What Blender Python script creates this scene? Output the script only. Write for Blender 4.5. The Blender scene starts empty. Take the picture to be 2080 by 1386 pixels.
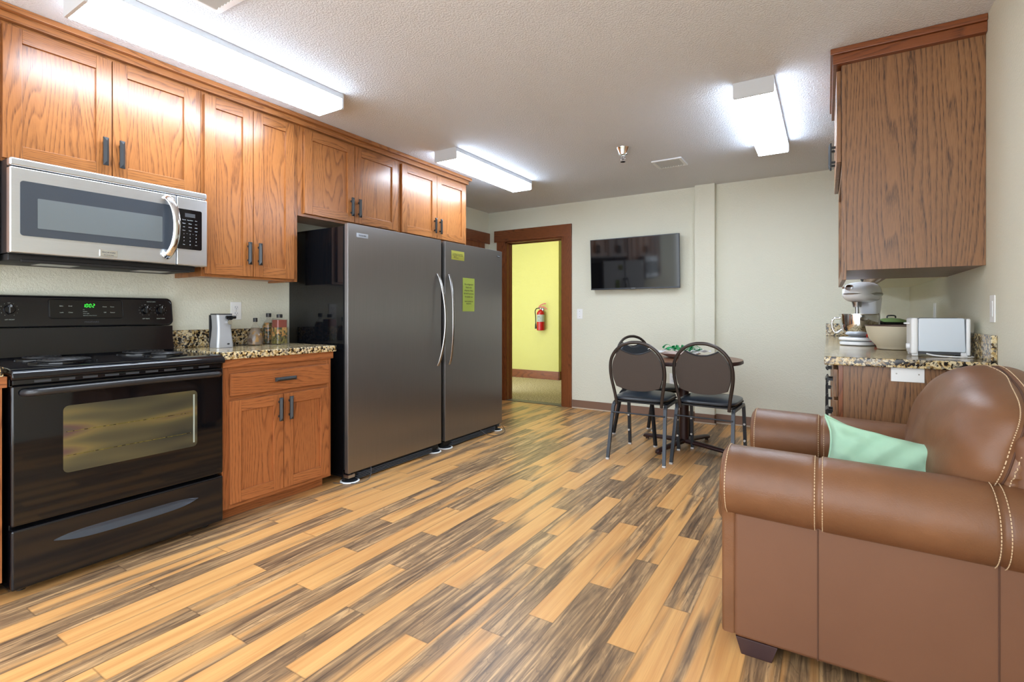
import bpy, bmesh, math, random
from mathutils import Vector, Matrix
from math import sin, cos, pi, radians, sqrt
random.seed(7)
S = bpy.context.scene
COL = S.collection

# ------------------------------------------------------------------ camera
YAW = math.atan2(640.0, 1025.0)
cd = bpy.data.cameras.new('camera'); cam = bpy.data.objects.new('camera', cd); COL.objects.link(cam)
cd.sensor_width = 36.0; cd.lens = 1025.0/2080.0*36.0; cd.shift_y = -56.0/2080.0
cd.clip_start = 0.02; cd.clip_end = 60
cam.location = (0, 0, 1.12); cam.rotation_euler = (pi/2, 0, YAW)
S.camera = cam
# ------------------------------------------------------------------ colour management, world
S.view_settings.view_transform = 'Standard'; S.view_settings.look = 'None'
S.view_settings.exposure = 1.56; S.view_settings.gamma = 1.0; S.view_settings.use_curve_mapping = False
W = bpy.data.worlds.new('world'); S.world = W; W.use_nodes = True
W.node_tree.nodes['Background'].inputs[0].default_value = (0.86, 0.93, 1.0, 1)
W.node_tree.nodes['Background'].inputs[1].default_value = 1.9
S.cycles.adaptive_threshold = 0.02; S.cycles.max_bounces = 8; S.cycles.diffuse_bounces = 5; S.cycles.glossy_bounces = 4
S.cycles.transmission_bounces = 6; S.cycles.caustics_reflective = False; S.cycles.caustics_refractive = False
S.cycles.sample_clamp_indirect = 6.0
LAMP_E = 12.0      # brightness of the fluorescent lenses
HALL_W = 5.2     # watts of the hall lamp

# ------------------------------------------------------------------ materials
def lin(r, g, b):
    f = lambda c: (c/255.0/12.92) if c/255.0 <= 0.04045 else ((c/255.0+0.055)/1.055)**2.4
    return (f(r), f(g), f(b), 1.0)
MATS = {}
class N:
    """tiny node-graph helper"""
    def __init__(s, name):
        m = bpy.data.materials.new(name); m.use_nodes = True; s.m = m; s.t = m.node_tree
        s.b = s.t.nodes['Principled BSDF']; MATS[name] = m
    def n(s, typ, ins=None, **kw):
        x = s.t.nodes.new(typ)
        for k, v in kw.items(): setattr(x, k, v)
        for k, v in (ins or {}).items(): s.set(x, k, v)
        return x
    def set(s, x, k, v):
        i = x.inputs[k]
        if isinstance(v, bpy.types.NodeSocket): s.t.links.new(v, i)
        else: i.default_value = v
    def math(s, op, a, b=0.0, c=0.0):
        x = s.t.nodes.new('ShaderNodeMath'); x.operation = op
        for i, v in enumerate((a, b, c)):
            if isinstance(v, bpy.types.NodeSocket): s.t.links.new(v, x.inputs[i])
            else: x.inputs[i].default_value = v
        return x.outputs[0]
    def mix(s, f, a, b, mode='MIX'):
        x = s.t.nodes.new('ShaderNodeMix'); x.data_type = 'RGBA'; x.blend_type = mode
        s.set(x, 0, f); s.set(x, 6, a); s.set(x, 7, b); return x.outputs[2]
    def ramp(s, f, stops, interp='LINEAR'):
        x = s.t.nodes.new('ShaderNodeValToRGB'); x.color_ramp.interpolation = interp
        e = x.color_ramp.elements
        while len(e) < len(stops): e.new(0.5)
        for i, (p, c) in enumerate(stops): e[i].position = p; e[i].color = c if len(c) == 4 else tuple(c)+(1,)
        s.t.links.new(f, x.inputs[0]); return x.outputs[0]
    def obj(s): return s.n('ShaderNodeTexCoord').outputs['Object']
    def uv(s): return s.n('ShaderNodeTexCoord').outputs['UV']
    def map(s, v, sc=(1, 1, 1), loc=(0, 0, 0)):
        return s.n('ShaderNodeMapping', {'Vector': v, 'Scale': sc, 'Location': loc}).outputs[0]
    def noise(s, v, scale, detail=2.0, rough=0.5, dist=0.0):
        return s.n('ShaderNodeTexNoise', {'Vector': v, 'Scale': scale, 'Detail': detail, 'Roughness': rough, 'Distortion': dist}).outputs['Fac']
    def bump(s, h, strength=0.3, dist=0.01):
        x = s.n('ShaderNodeBump', {'Height': h, 'Strength': strength, 'Distance': dist})
        s.t.links.new(x.outputs[0], s.b.inputs['Normal'])
    def bsdf(s, col=None, rough=0.5, metal=0.0, **kw):
        if col is not None: s.set(s.b, 'Base Color', col)
        s.set(s.b, 'Roughness', rough); s.set(s.b, 'Metallic', metal)
        for k, v in kw.items(): s.set(s.b, k.replace('_', ' '), v)
        return s.m
def flat(name, rgb, rough=0.5, metal=0.0, **kw):
    x = N(name); x.bsdf(lin(*rgb), rough, metal, **kw)
    return x.m

def oak(name, light, mid, dark, rough=0.32, pore=1.0, fig=0.62):
    x = N(name); uv = x.uv()
    # cathedral figure: contour lines of a smooth noise stretched along the grain (v)
    a = x.noise(x.map(uv, (4.5, fig, 1)), 1.0, 2.0, 0.5)
    sx = x.n('ShaderNodeSeparateXYZ', {0: uv}).outputs
    ph = x.math('ADD', x.math('MULTIPLY', a, 22.0), x.math('MULTIPLY', sx[0], 46.0))
    fr = x.math('FRACT', ph)
    ring = x.ramp(fr, [(0.0, (0, 0, 0)), (0.55, (0.25, 0.25, 0.25)), (0.85, (1, 1, 1)), (1.0, (0, 0, 0))])
    pores = x.noise(x.map(uv, (420, 16, 1)), 1.0, 2.0, 0.6)
    pm = x.ramp(pores, [(0.42, (0, 0, 0)), (0.62, (1, 1, 1))])
    big = x.noise(x.map(uv, (3, 0.8, 1)), 1.0, 2.0)
    c = x.mix(big, mid, light)
    f = x.math('MULTIPLY', x.math('ADD', x.math('MULTIPLY', ring, 0.62), 0.14), x.math('ADD', x.math('MULTIPLY', pm, 0.8*pore), 0.40))
    c = x.mix(f, c, dark)
    x.bump(pores, 0.08, 0.002)
    return x.bsdf(c, rough, Coat_Weight=0.10, Coat_Roughness=0.18)
oak('oak', lin(178, 118, 66), lin(150, 90, 44), lin(70, 34, 15), 0.28)
oak('oak_base', lin(184, 116, 68), lin(160, 94, 50), lin(84, 42, 20), 0.38)
oak('oak_brown', lin(156, 112, 72), lin(134, 92, 56), lin(66, 40, 22), 0.42, 1.5, 0.4)
oak('oak_red', lin(146, 84, 44), lin(122, 66, 32), lin(62, 28, 14), 0.35)
oak('table_wood', lin(128, 84, 60), lin(104, 64, 44), lin(56, 32, 24), 0.35, 0.5)

def granite():
    x = N('granite'); o = x.obj()
    v = x.n('ShaderNodeTexVoronoi', {'Vector': o, 'Scale': 85.0}).outputs['Color']
    g = x.n('ShaderNodeSeparateColor', {0: v}).outputs[0]
    n1 = x.noise(o, 26.0, 4.0, 0.6); n2 = x.noise(o, 95.0, 3.0, 0.6)
    f = x.math('ADD', x.math('MULTIPLY', g, 0.45), x.math('MULTIPLY', n1, 0.75))
    c = x.ramp(f, [(0.0, lin(16, 14, 14)), (0.43, lin(30, 26, 24)), (0.47, lin(120, 92, 52)), (0.54, lin(196, 168, 112)),
                   (0.66, lin(222, 206, 168)), (0.76, lin(150, 140, 122)), (0.84, lin(54, 46, 42)), (0.95, lin(200, 180, 140))])
    c = x.mix(x.ramp(n2, [(0.56, (0, 0, 0)), (0.62, (1, 1, 1))]), c, lin(36, 30, 28))
    x.bsdf(c, 0.13)
granite()

def plaster(name, rgb, sc, st, dist, rough=0.75):
    x = N(name); o = x.obj()
    a = x.noise(o, sc, 3.0, 0.55); b = x.noise(o, sc*2.6, 2.0)
    h = x.ramp(x.math('ADD', x.math('MULTIPLY', a, 0.75), x.math('MULTIPLY', b, 0.25)), [(0.40, (0, 0, 0)), (0.60, (1, 1, 1))])
    x.bump(h, st, dist)
    c = x.mix(x.noise(o, 1.3, 2.0), lin(*rgb), lin(*[max(0, k-4) for k in rgb]))
    x.bsdf(c, rough)
plaster('wall_paint', (226, 225, 207), 95.0, 0.35, 0.004)
plaster('hall_paint_warm_lit', (200, 196, 118), 95.0, 0.3, 0.004)  # yellow of the hall light is put into the wall colour
plaster('ceiling_paint', (228, 230, 234), 105.0, 0.7, 0.005)

def floor_mat():
    x = N('floor_planks'); uv = x.uv()
    at = x.n('ShaderNodeAttribute', attribute_name='tone').outputs
    sep = x.n('ShaderNodeSeparateColor', {0: at['Color']}).outputs   # r = tone, g = tone at the far end, b = seed
    loc = x.n('ShaderNodeCombineXYZ', {0: x.math('MULTIPLY', sep[2], 40.0), 1: x.math('MULTIPLY', sep[2], 91.0), 2: 0.0}).outputs[0]
    p = x.n('ShaderNodeVectorMath', {0: uv, 1: loc}, operation='ADD').outputs[0]
    su = x.n('ShaderNodeSeparateXYZ', {0: uv}).outputs
    warp = x.noise(x.map(p, (30, 1.4, 1)), 1.0, 3.0, 0.55)
    n1 = x.noise(x.map(p, (12, 0.9, 1)), 1.0, 2.0, 0.5)
    st = x.noise(x.map(p, (46, 2.2, 1)), 1.0, 3.0, 0.6, 0.9)
    fine = x.noise(x.map(p, (300, 5, 1)), 1.0, 2.0, 0.6)
    burl = x.noise(x.map(p, (14, 4.0, 1)), 1.0, 3.0, 0.6, 1.6)
    # heartwood share: runs from the near tone to the far tone along the board, wandering across it
    share = x.mix(x.math('MULTIPLY', su[1], 1/0.98), sep[0], sep[1])
    share = x.math('ADD', x.n('ShaderNodeSeparateColor', {0: share}).outputs[0], x.math('MULTIPLY', x.math('SUBTRACT', n1, 0.5), 2.1))
    k = x.ramp(share, [(0.36, (0, 0, 0)), (0.60, (1, 1, 1))])
    ft = x.math('MULTIPLY', x.ramp(fine, [(0.40, (0, 0, 0)), (0.75, (1, 1, 1))]), 0.28)
    light = x.mix(x.ramp(warp, [(0.3, (0, 0, 0)), (0.7, (1, 1, 1))]), lin(198, 142, 84), lin(224, 174, 110))
    light = x.mix(ft, light, lin(166, 116, 72))
    dk = x.ramp(st, [(0.28, lin(78, 60, 46)), (0.42, lin(126, 99, 72)), (0.54, lin(160, 128, 92)), (0.66, lin(204, 164, 116))])
    dk = x.mix(x.math('MULTIPLY', x.ramp(burl, [(0.35, (1, 1, 1)), (0.5, (0, 0, 0))]), 0.45), dk, lin(90, 72, 58))
    vein = x.math('FRACT', x.math('MULTIPLY', x.noise(x.map(p, (16, 1.8, 1)), 1.0, 2.0, 0.6, 0.8), 8.0))
    vm = x.ramp(vein, [(0.0, (1, 1, 1)), (0.07, (0, 0, 0)), (0.95, (0, 0, 0)), (1.0, (1, 1, 1))])
    dk = x.mix(x.math('MULTIPLY', vm, 0.45), dk, lin(72, 56, 44))
    dk = x.mix(ft, dk, lin(90, 72, 60))
    c = x.mix(k, light, dk)
    # joints
    ex = x.math('MINIMUM', su[0], x.math('SUBTRACT', 0.1025, su[0]))
    ey = x.math('MINIMUM', su[1], x.math('SUBTRACT', 0.975, su[1]))
    j = x.ramp(x.math('MINIMUM', ex, ey), [(0.0, (1, 1, 1)), (0.0010, (0.8, 0.8, 0.8)), (0.0022, (0, 0, 0))])
    c = x.mix(x.math('MULTIPLY', j, 0.5), c, lin(70, 48, 34))
    x.bump(fine, 0.06, 0.002)
    x.bsdf(c, x.math('ADD', 0.30, x.math('MULTIPLY', fine, 0.12)), Specular_IOR_Level=0.45)
floor_mat()

def leather():
    x = N('leather'); o = x.obj()
    n1 = x.noise(o, 3.0, 4.0, 0.6); n2 = x.noise(o, 260.0, 3.0, 0.6)
    c = x.mix(x.ramp(n1, [(0.3, (0, 0, 0)), (0.7, (1, 1, 1))]), lin(100, 66, 42), lin(124, 84, 56))
    h = x.math('ADD', x.math('MULTIPLY', n2, 0.2), x.math('MULTIPLY', x.noise(o, 12.0, 3.0), 1.0))
    x.bump(h, 0.30, 0.010)
    x.bsdf(c, 0.43, Specular_IOR_Level=0.42)
    x = N('leather_matte'); o = x.obj()
    c = x.mix(x.noise(o, 4.0, 5.0, 0.6), lin(100, 64, 42), lin(114, 76, 52))
    x.bump(x.noise(o, 600.0, 2.0), 0.15, 0.001)
    x.bsdf(c, 0.55)
leather()

def brushed(name, rgb, rough, axis, metal=0.95, aniso=0.0):
    x = N(name); o = x.obj()
    sc = {'y': (500, 3, 500), 'z': (500, 500, 3), 'x': (3, 500, 500)}[axis]
    n = x.noise(x.map(o, sc), 1.0, 2.0)
    c = x.mix(n, lin(*rgb), lin(*[min(255, k+14) for k in rgb]))
    x.bsdf(c, x.math('ADD', rough, x.math('MULTIPLY', n, 0.08)), metal)
    if aniso:
        x.set(x.b, 'Anisotropic', aniso)
        tg = x.n('ShaderNodeCombineXYZ', {0: 0.0, 1: 1.0, 2: 0.0}); x.t.links.new(tg.outputs[0], x.b.inputs['Tangent'])
brushed('steel_fridge', (132, 129, 128), 0.30, 'z', aniso=0.9)
brushed('steel_microwave', (206, 210, 214), 0.26, 'y')
flat('chrome', (226, 228, 230), 0.08, 1.0)
flat('satin_metal', (176, 178, 182), 0.28, 1.0)
flat('handle_metal', (150, 148, 146), 0.25, 1.0)
flat('black_gloss', (12, 13, 16), 0.045)
flat('black_enamel', (16, 17, 21), 0.10)
flat('black_satin', (34, 34, 36), 0.38)
flat('black_matte', (20, 20, 21), 0.6)
flat('iron_pull', (46, 48, 50), 0.38, 0.4)
flat('chair_metal', (58, 50, 46), 0.35, 0.3)
flat('chair_leg_metal', (46, 50, 56), 0.35, 0.4)
flat('white_plastic', (232, 234, 236), 0.32)
flat('white_enamel', (238, 241, 245), 0.16)
flat('toaster_white', (206, 216, 226), 0.35)
flat('switch_white', (240, 241, 240), 0.4)
flat('lamp_housing', (196, 198, 200), 0.4)
flat('dark_grey', (62, 64, 68), 0.5)
flat('grille_grey', (84, 88, 96), 0.35)
flat('silver_paint', (176, 178, 182), 0.33, 0.35)
flat('slot_dark', (30, 28, 26), 0.7)
flat('vinyl_base', (128, 98, 80), 0.45)
flat('caulk', (196, 180, 160), 0.6)
flat('threshold', (96, 92, 84), 0.5)
flat('seat_vinyl', (44, 50, 58), 0.30)
flat('note_yellow', (232, 232, 110), 0.7)
flat('note_green', (216, 238, 112), 0.7)
flat('ink', (70, 76, 50), 0.8)
flat('ink_light', (196, 202, 208), 0.6)
flat('red_paint', (168, 14, 20), 0.25)
flat('label_grey', (160, 170, 160), 0.5)
flat('stitch', (206, 180, 146), 0.7)
flat('thread_dark', (84, 54, 38), 0.8)
flat('sofa_foot', (52, 30, 30), 0.4)
flat('cream_melamine', (232, 228, 204), 0.5)
flat('cabinet_under', (112, 84, 66), 0.35)
flat('tv_bezel', (60, 62, 66), 0.3, 0.6)
flat('tv_screen', (10, 10, 14), 0.06)
flat('bowl_beige', (206, 196, 172), 0.35)
flat('bowl_rim', (84, 62, 56), 0.4)
flat('plate_pink', (196, 172, 164), 0.35)
flat('cloth_white', (240, 240, 240), 0.8)
flat('ribbon_green', (20, 150, 84), 0.4)
flat('cord_red', (224, 60, 36), 0.4)
flat('granite_chip', (60, 50, 44), 0.5)
flat('green_lid', (96, 120, 70), 0.4)
flat('screw', (170, 168, 160), 0.3, 0.8)
flat('felt_black', (30, 36, 44), 0.8)
flat('bumper', (200, 200, 200), 0.4)
flat('grip_highlight', (74, 80, 90), 0.22, 0.5)  # lighter bluish tone paints the ceiling highlight into the drawer grip
flat('pan_metal', (70, 72, 78), 0.22, 0.9)
flat('cabinet_shadow', (86, 52, 30), 0.6)
x = N('pillow_cloth'); o = x.obj()
x.bump(x.math('ADD', x.noise(o, 14.0, 3.0), x.math('MULTIPLY', x.noise(o, 700.0, 2.0), 0.15)), 0.35, 0.01)
x.bsdf(x.mix(x.noise(o, 6.0, 3.0), lin(146, 184, 158), lin(166, 202, 176)), 0.85)
x = N('chair_back_vinyl'); o = x.obj()
x.bump(x.noise(o, 500.0, 2.0), 0.2, 0.001)
x.bsdf(x.mix(x.noise(o, 300.0, 2.0), lin(62, 54, 50), lin(76, 66, 60)), 0.5)
x = N('carpet'); o = x.obj()
n = x.noise(o, 60.0, 4.0, 0.75)
x.bump(n, 0.8, 0.01)
x.bsdf(x.ramp(n, [(0.38, lin(118, 104, 70)), (0.5, lin(176, 160, 122)), (0.6, lin(216, 202, 164))]), 0.95)
x = N('oven_window'); o = x.obj()   # coated glass: iridescent reflections painted in as faint colour bands
n = x.noise(x.map(o, (1, 1.1, 6)), 1.5, 1.0, 0.5)
c = x.ramp(n, [(0.30, lin(58, 60, 56)), (0.42, lin(92, 88, 66)), (0.50, lin(124, 112, 72)), (0.58, lin(104, 82, 76)), (0.68, lin(72, 82, 68))])
x.bsdf(c, 0.22, 0.35)
x = N('mw_window'); x.bsdf(lin(112, 120, 124), 0.28, 0.35)
x = N('mw_glass'); x.bsdf(lin(64, 70, 78), 0.2, 0.2)
def emis(name, rgb, st):
    x = N(name); x.bsdf(lin(*rgb), 0.4)
    x.set(x.b, 'Emission Color', lin(*rgb)); x.set(x.b, 'Emission Strength', st)
emis('lamp_lens', (226, 240, 255), LAMP_E)
emis('lamp_lens_side', (214, 232, 255), LAMP_E*0.45)
emis('digit_green', (60, 255, 70), 0.7)
emis('hall_lamp_lens', (255, 240, 170), 3.0)
x = N('glass_bottle'); x.bsdf(lin(150, 140, 120), 0.04, Alpha=0.16, Specular_IOR_Level=0.8)
def jarfill(name, stops, sc):
    x = N(name); o = x.obj()
    v = x.n('ShaderNodeTexVoronoi', {'Vector': o, 'Scale': sc}).outputs['Color']
    x.bsdf(x.ramp(x.n('ShaderNodeSeparateColor', {0: v}).outputs[0], stops), 0.2)
jarfill('fill_peppers', [(0.0, lin(150, 92, 24)), (0.4, lin(176, 130, 66)), (0.6, lin(90, 86, 28)), (0.85, lin(44, 44, 16))], 80)
jarfill('fill_olives', [(0.0, lin(66, 66, 24)), (0.5, lin(116, 106, 40)), (0.8, lin(40, 32, 14))], 90)
jarfill('fill_herbs', [(0.0, lin(92, 80, 74)), (0.4, lin(116, 100, 84)), (0.7, lin(66, 40, 28)), (1.0, lin(150, 108, 48))], 40)
flat('fill_red', (120, 22, 10), 0.1)

# ------------------------------------------------------------------ geometry helpers
def assign_uv(bm, grain, off):
    uvl = bm.loops.layers.uv.verify()
    ax = {'x': 0, 'y': 1, 'z': 2}[grain]
    bm.normal_update()
    for f in bm.faces:
        n = f.normal; d = max(range(3), key=lambda i: abs(n[i]))
        rest = [i for i in range(3) if i != d]
        if ax in rest: v = ax; u = [i for i in rest if i != ax][0]
        else: u, v = rest
        for l in f.loops: l[uvl].uv = (l.vert.co[u]+off[0], l.vert.co[v]+off[1])
def frame_for(t, ref=None):
    t = t.normalized(); r = Vector(ref) if ref is not None else (Vector((0, 0, 1)) if abs(t.z) < 0.9 else Vector((1, 0, 0)))
    a = r.cross(t)
    if a.length < 1e-6: a = Vector((0, 1, 0)).cross(t)
    a.normalize(); b = t.cross(a).normalized(); return a, b
class G:
    def __init__(s): s.bm = bmesh.new(); s.bm.loops.layers.uv.verify()
    def add(s, tb, grain='z', uv=True, mat=None):
        if mat is not None: bmesh.ops.transform(tb, matrix=mat, verts=tb.verts)
        bmesh.ops.recalc_face_normals(tb, faces=tb.faces)
        if uv: assign_uv(tb, grain, (random.uniform(0, 40), random.uniform(0, 40)))
        me = bpy.data.meshes.new('t'); tb.to_mesh(me); tb.free(); s.bm.from_mesh(me); bpy.data.meshes.remove(me); return s
    def box(s, a, b, grain='z', bev=0.0, seg=2, mat=None):
        tb = bmesh.new(); bmesh.ops.create_cube(tb, size=1.0)
        lo = [min(a[i], b[i]) for i in range(3)]; hi = [max(a[i], b[i]) for i in range(3)]
        for v in tb.verts: v.co = Vector([(lo[i]+hi[i])/2+v.co[i]*(hi[i]-lo[i]) for i in range(3)])
        if bev > 0: bmesh.ops.bevel(tb, geom=list(tb.edges), offset=min(bev, 0.49*min(hi[i]-lo[i] for i in range(3))), segments=seg, profile=0.5, affect='EDGES')
        return s.add(tb, grain, mat=mat)
    def sweep(s, pts, prof, closed=False, ref=None, scales=None, cap=True, grain='z'):
        """prof: list of 2d points (a,b); pts: 3d path"""
        tb = bmesh.new(); pts = [Vector(p) for p in pts]; n = len(pts); rings = []
        pa = None
        for i, p in enumerate(pts):
            if closed: t = pts[(i+1) % n]-pts[i-1]
            else: t = pts[min(i+1, n-1)]-pts[max(i-1, 0)]
            if ref is not None: a, b = frame_for(t, ref)
            elif pa is None: a, b = frame_for(t)
            else:
                t = t.normalized(); a = pa-t*pa.dot(t); a.normalize(); b = t.cross(a)
            pa = a; k = scales[i] if scales else 1.0
            rings.append([tb.verts.new(p+a*q[0]*k+b*q[1]*k) for q in prof])
        m = len(prof)
        for i in range(n if closed else n-1):
            r0, r1 = rings[i], rings[(i+1) % n]
            for j in range(m): tb.faces.new((r0[j], r0[(j+1) % m], r1[(j+1) % m], r1[j]))
        if cap and not closed: tb.faces.new(rings[0][::-1]); tb.faces.new(rings[-1])
        return s.add(tb, grain)
    def tube(s, pts, r, seg=10, closed=False, scales=None, ref=None):
        return s.sweep(pts, [(r*cos(2*pi*k/seg), r*sin(2*pi*k/seg)) for k in range(seg)], closed, ref, scales)
    def cyl(s, p0, p1, r0, r1=None, seg=24):
        r1 = r0 if r1 is None else r1
        p0, p1 = Vector(p0), Vector(p1); a, b = frame_for(p1-p0); tb = bmesh.new()
        c0 = [tb.verts.new(p0+(a*cos(2*pi*k/seg)+b*sin(2*pi*k/seg))*r0) for k in range(seg)]
        c1 = [tb.verts.new(p1+(a*cos(2*pi*k/seg)+b*sin(2*pi*k/seg))*r1) for k in range(seg)]
        for j in range(seg): tb.faces.new((c0[j], c0[(j+1) % seg], c1[(j+1) % seg], c1[j]))
        tb.faces.new(c0[::-1]); tb.faces.new(c1); return s.add(tb)
    def lathe(s, prof, c=(0, 0, 0), seg=32, mat=None, sq=None):
        """prof: (r,z) list; sq: superellipse exponent for square-ish bodies"""
        tb = bmesh.new(); rings = []
        for r, z in prof:
            ring = []
            for k in range(seg):
                t = 2*pi*k/seg; cx, cy = cos(t), sin(t)
                if sq: cx = math.copysign(abs(cx)**(2/sq), cx); cy = math.copysign(abs(cy)**(2/sq), cy)
                ring.append(tb.verts.new((c[0]+r*cx, c[1]+r*cy, c[2]+z)))
            rings.append(ring)
        for i in range(len(rings)-1):
            for j in range(seg): tb.faces.new((rings[i][j], rings[i][(j+1) % seg], rings[i+1][(j+1) % seg], rings[i+1][j]))
        if prof[0][0] > 1e-5: tb.faces.new(rings[0][::-1])
        if prof[-1][0] > 1e-5: tb.faces.new(rings[-1])
        bmesh.ops.remove_doubles(tb, verts=tb.verts, dist=1e-6)
        return s.add(tb, mat=mat)
    def prism(s, poly, axis, lo, hi, grain='z', bev=0.0, mat=None):
        tb = bmesh.new()
        def P(q, h): return {'x': (h, q[0], q[1]), 'y': (q[0], h, q[1]), 'z': (q[0], q[1], h)}[axis]
        a = [tb.verts.new(P(q, lo)) for q in poly]; b = [tb.verts.new(P(q, hi)) for q in poly]; n = len(poly)
        for j in range(n): tb.faces.new((a[j], a[(j+1) % n], b[(j+1) % n], b[j]))
        fa = tb.faces.new(a[::-1]); fb = tb.faces.new(b)
        if bev > 0:
            tb.normal_update()
            bmesh.ops.bevel(tb, geom=list(set(list(fa.edges)+list(fb.edges))), offset=bev, segments=2, profile=0.5, affect='EDGES')
        return s.add(tb, grain, mat=mat)
    def blob(s, c, h, e=(2.5, 2.5, 2.5), nu=40, nv=24, fn=None):
        """superellipsoid centred c with half sizes h"""
        tb = bmesh.new(); rings = []
        sp = lambda v, k: math.copysign(abs(v)**k, v)
        for i in range(nv+1):
            ph = -pi/2+pi*i/nv; ring = []
            for j in range(nu):
                t = 2*pi*j/nu
                p = Vector((h[0]*sp(cos(ph), 2/e[2])*sp(cos(t), 2/e[0]), h[1]*sp(cos(ph), 2/e[2])*sp(sin(t), 2/e[1]), h[2]*sp(sin(ph), 2/e[2])))
                if fn: p = fn(p)
                ring.append(tb.verts.new(Vector(c)+p))
            rings.append(ring)
        for i in range(nv):
            for j in range(nu): tb.faces.new((rings[i][j], rings[i][(j+1) % nu], rings[i+1][(j+1) % nu], rings[i+1][j]))
        bmesh.ops.remove_doubles(tb, verts=tb.verts, dist=1e-6)
        return s.add(tb)
    def text(s, body, size, mat, extrude=0.0004, align='CENTER'):
        cu = bpy.data.curves.new('tmp', 'FONT'); cu.body = body; cu.size = size; cu.extrude = extrude; cu.align_x = align; cu.align_y = 'CENTER'
        ob = bpy.data.objects.new('tmp', cu); COL.objects.link(ob)
        dg = bpy.context.evaluated_depsgraph_get(); me = ob.evaluated_get(dg).to_mesh()
        tb = bmesh.new(); tb.from_mesh(me); ob.evaluated_get(dg).to_mesh_clear()
        bpy.data.objects.remove(ob); bpy.data.curves.remove(cu)
        return s.add(tb, mat=mat)
    def build(s, name, mat, parent=None, ang=38):
        bm = s.bm; bm.normal_update()
        for e in bm.edges:
            if len(e.link_faces) == 2: e.smooth = e.calc_face_angle(0) < radians(ang)
        for f in bm.faces: f.smooth = True
        off = Vector((0, 0, 0)); q = parent
        while q is not None: off += q.location; q = q.parent
        if off.length: bmesh.ops.translate(bm, verts=bm.verts, vec=-off)
        me = bpy.data.meshes.new(name); bm.to_mesh(me); bm.free()
        me.materials.append(MATS[mat]); o = bpy.data.objects.new(name, me); COL.objects.link(o)
        wn = o.modifiers.new('weighted_normals', 'WEIGHTED_NORMAL'); wn.keep_sharp = True; wn.mode = 'FACE_AREA_WITH_ANGLE'
        if parent is not None: o.parent = parent
        return o
def tag(o, label, cat, group=None, kind=None):
    if label: o['label'] = label
    if cat: o['category'] = cat
    if group: o['group'] = group
    if kind: o['kind'] = kind
    return o
def thing(name, loc, label, cat, group=None):
    o = bpy.data.objects.new(name, None); o.empty_display_size = 0.1; COL.objects.link(o); o.location = loc
    return tag(o, label, cat, group)
def struct(o): o['kind'] = 'structure'; return o
def copy_tree(o, parent=None):
    c = o.copy(); COL.objects.link(c)
    if parent is not None: c.parent = parent
    for ch in list(o.children): copy_tree(ch, c)
    return c
def smooth(pts, k=6, closed=False):
    pts = [Vector(p) for p in pts]; n = len(pts); out = []
    for i in range(n if closed else n-1):
        g = (lambda j: pts[j % n]) if closed else (lambda j: pts[max(0, min(n-1, j))])
        p0, p1, p2, p3 = g(i-1), g(i), g(i+1), g(i+2)
        for q in range(k):
            t = q/k; out.append(0.5*((2*p1)+(p2-p0)*t+(2*p0-5*p1+4*p2-p3)*t*t+(3*p1-p0-3*p2+p3)*t**3))
    if not closed: out.append(pts[-1])
    return out
# text matrices: FX = read by someone looking along -x (surface facing +x); FY = surface facing -y; FXN = surface facing -x
def FX(x, y, z): return Matrix.Translation((x, y, z)) @ Matrix(((0, 0, 1, 0), (1, 0, 0, 0), (0, 1, 0, 0), (0, 0, 0, 1)))
def FY(x, y, z): return Matrix.Translation((x, y, z)) @ Matrix(((1, 0, 0, 0), (0, 0, -1, 0), (0, 1, 0, 0), (0, 0, 0, 1)))

# ================================================================== THE ROOM
CZ = 2.44; BY = 5.48; RX = 0.60; LX = -3.30; LX2 = -3.78
# floor: strips 10.25 cm wide and 97.5 cm long, each with its own tone
def build_floor():
    bm = bmesh.new(); uvl = bm.loops.layers.uv.verify(); cl = bm.loops.layers.float_color.new('tone')
    rnd = random.Random(21); ph = {0: 0, 1: .65, 2: .3, 3: 0, 4: .65, 5: .49, 6: 0, 7: .325}; ph.update({k: ((k-9) % 3)*.325 for k in range(8, 35)})
    x0, x1, y0, y1 = -3.85, RX+0.02, -2.6, BY+0.06
    for k in range(-11, 35):
        xb = -0.431-0.1025*k; xa = xb-0.1025
        p = ph.get(k, rnd.choice([0, .325, .65])) - 0.975*3
        for m in range(9):
            ya = p+0.975*m; yb = ya+0.975
            cx0, cx1, cy0, cy1 = max(xa, x0), min(xb, x1), max(ya, y0), min(yb, y1)
            t0 = rnd.random(); t1 = rnd.random(); sd = rnd.random()
            for ys, a_, b_ in TONES.get(k, ()):
                if abs(ys-ya) < 0.16: t0, t1 = a_, b_
            if cx1 <= cx0 or cy1 <= cy0: continue
            vs = [bm.verts.new((X, Y, 0)) for X, Y in ((cx0, cy0), (cx1, cy0), (cx1, cy1), (cx0, cy1))]
            f = bm.faces.new(vs)
            for l in f.loops:
                l[uvl].uv = (l.vert.co.x-xa, l.vert.co.y-ya); l[cl] = (t0*0.8+0.1, t1*0.8+0.1, sd, 1)
    # underside slab
    me = bpy.data.meshes.new('floor'); bm.to_mesh(me); bm.free(); me.materials.append(MATS['floor_planks'])
    o = bpy.data.objects.new('floor', me); COL.objects.link(o); struct(o)
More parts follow.
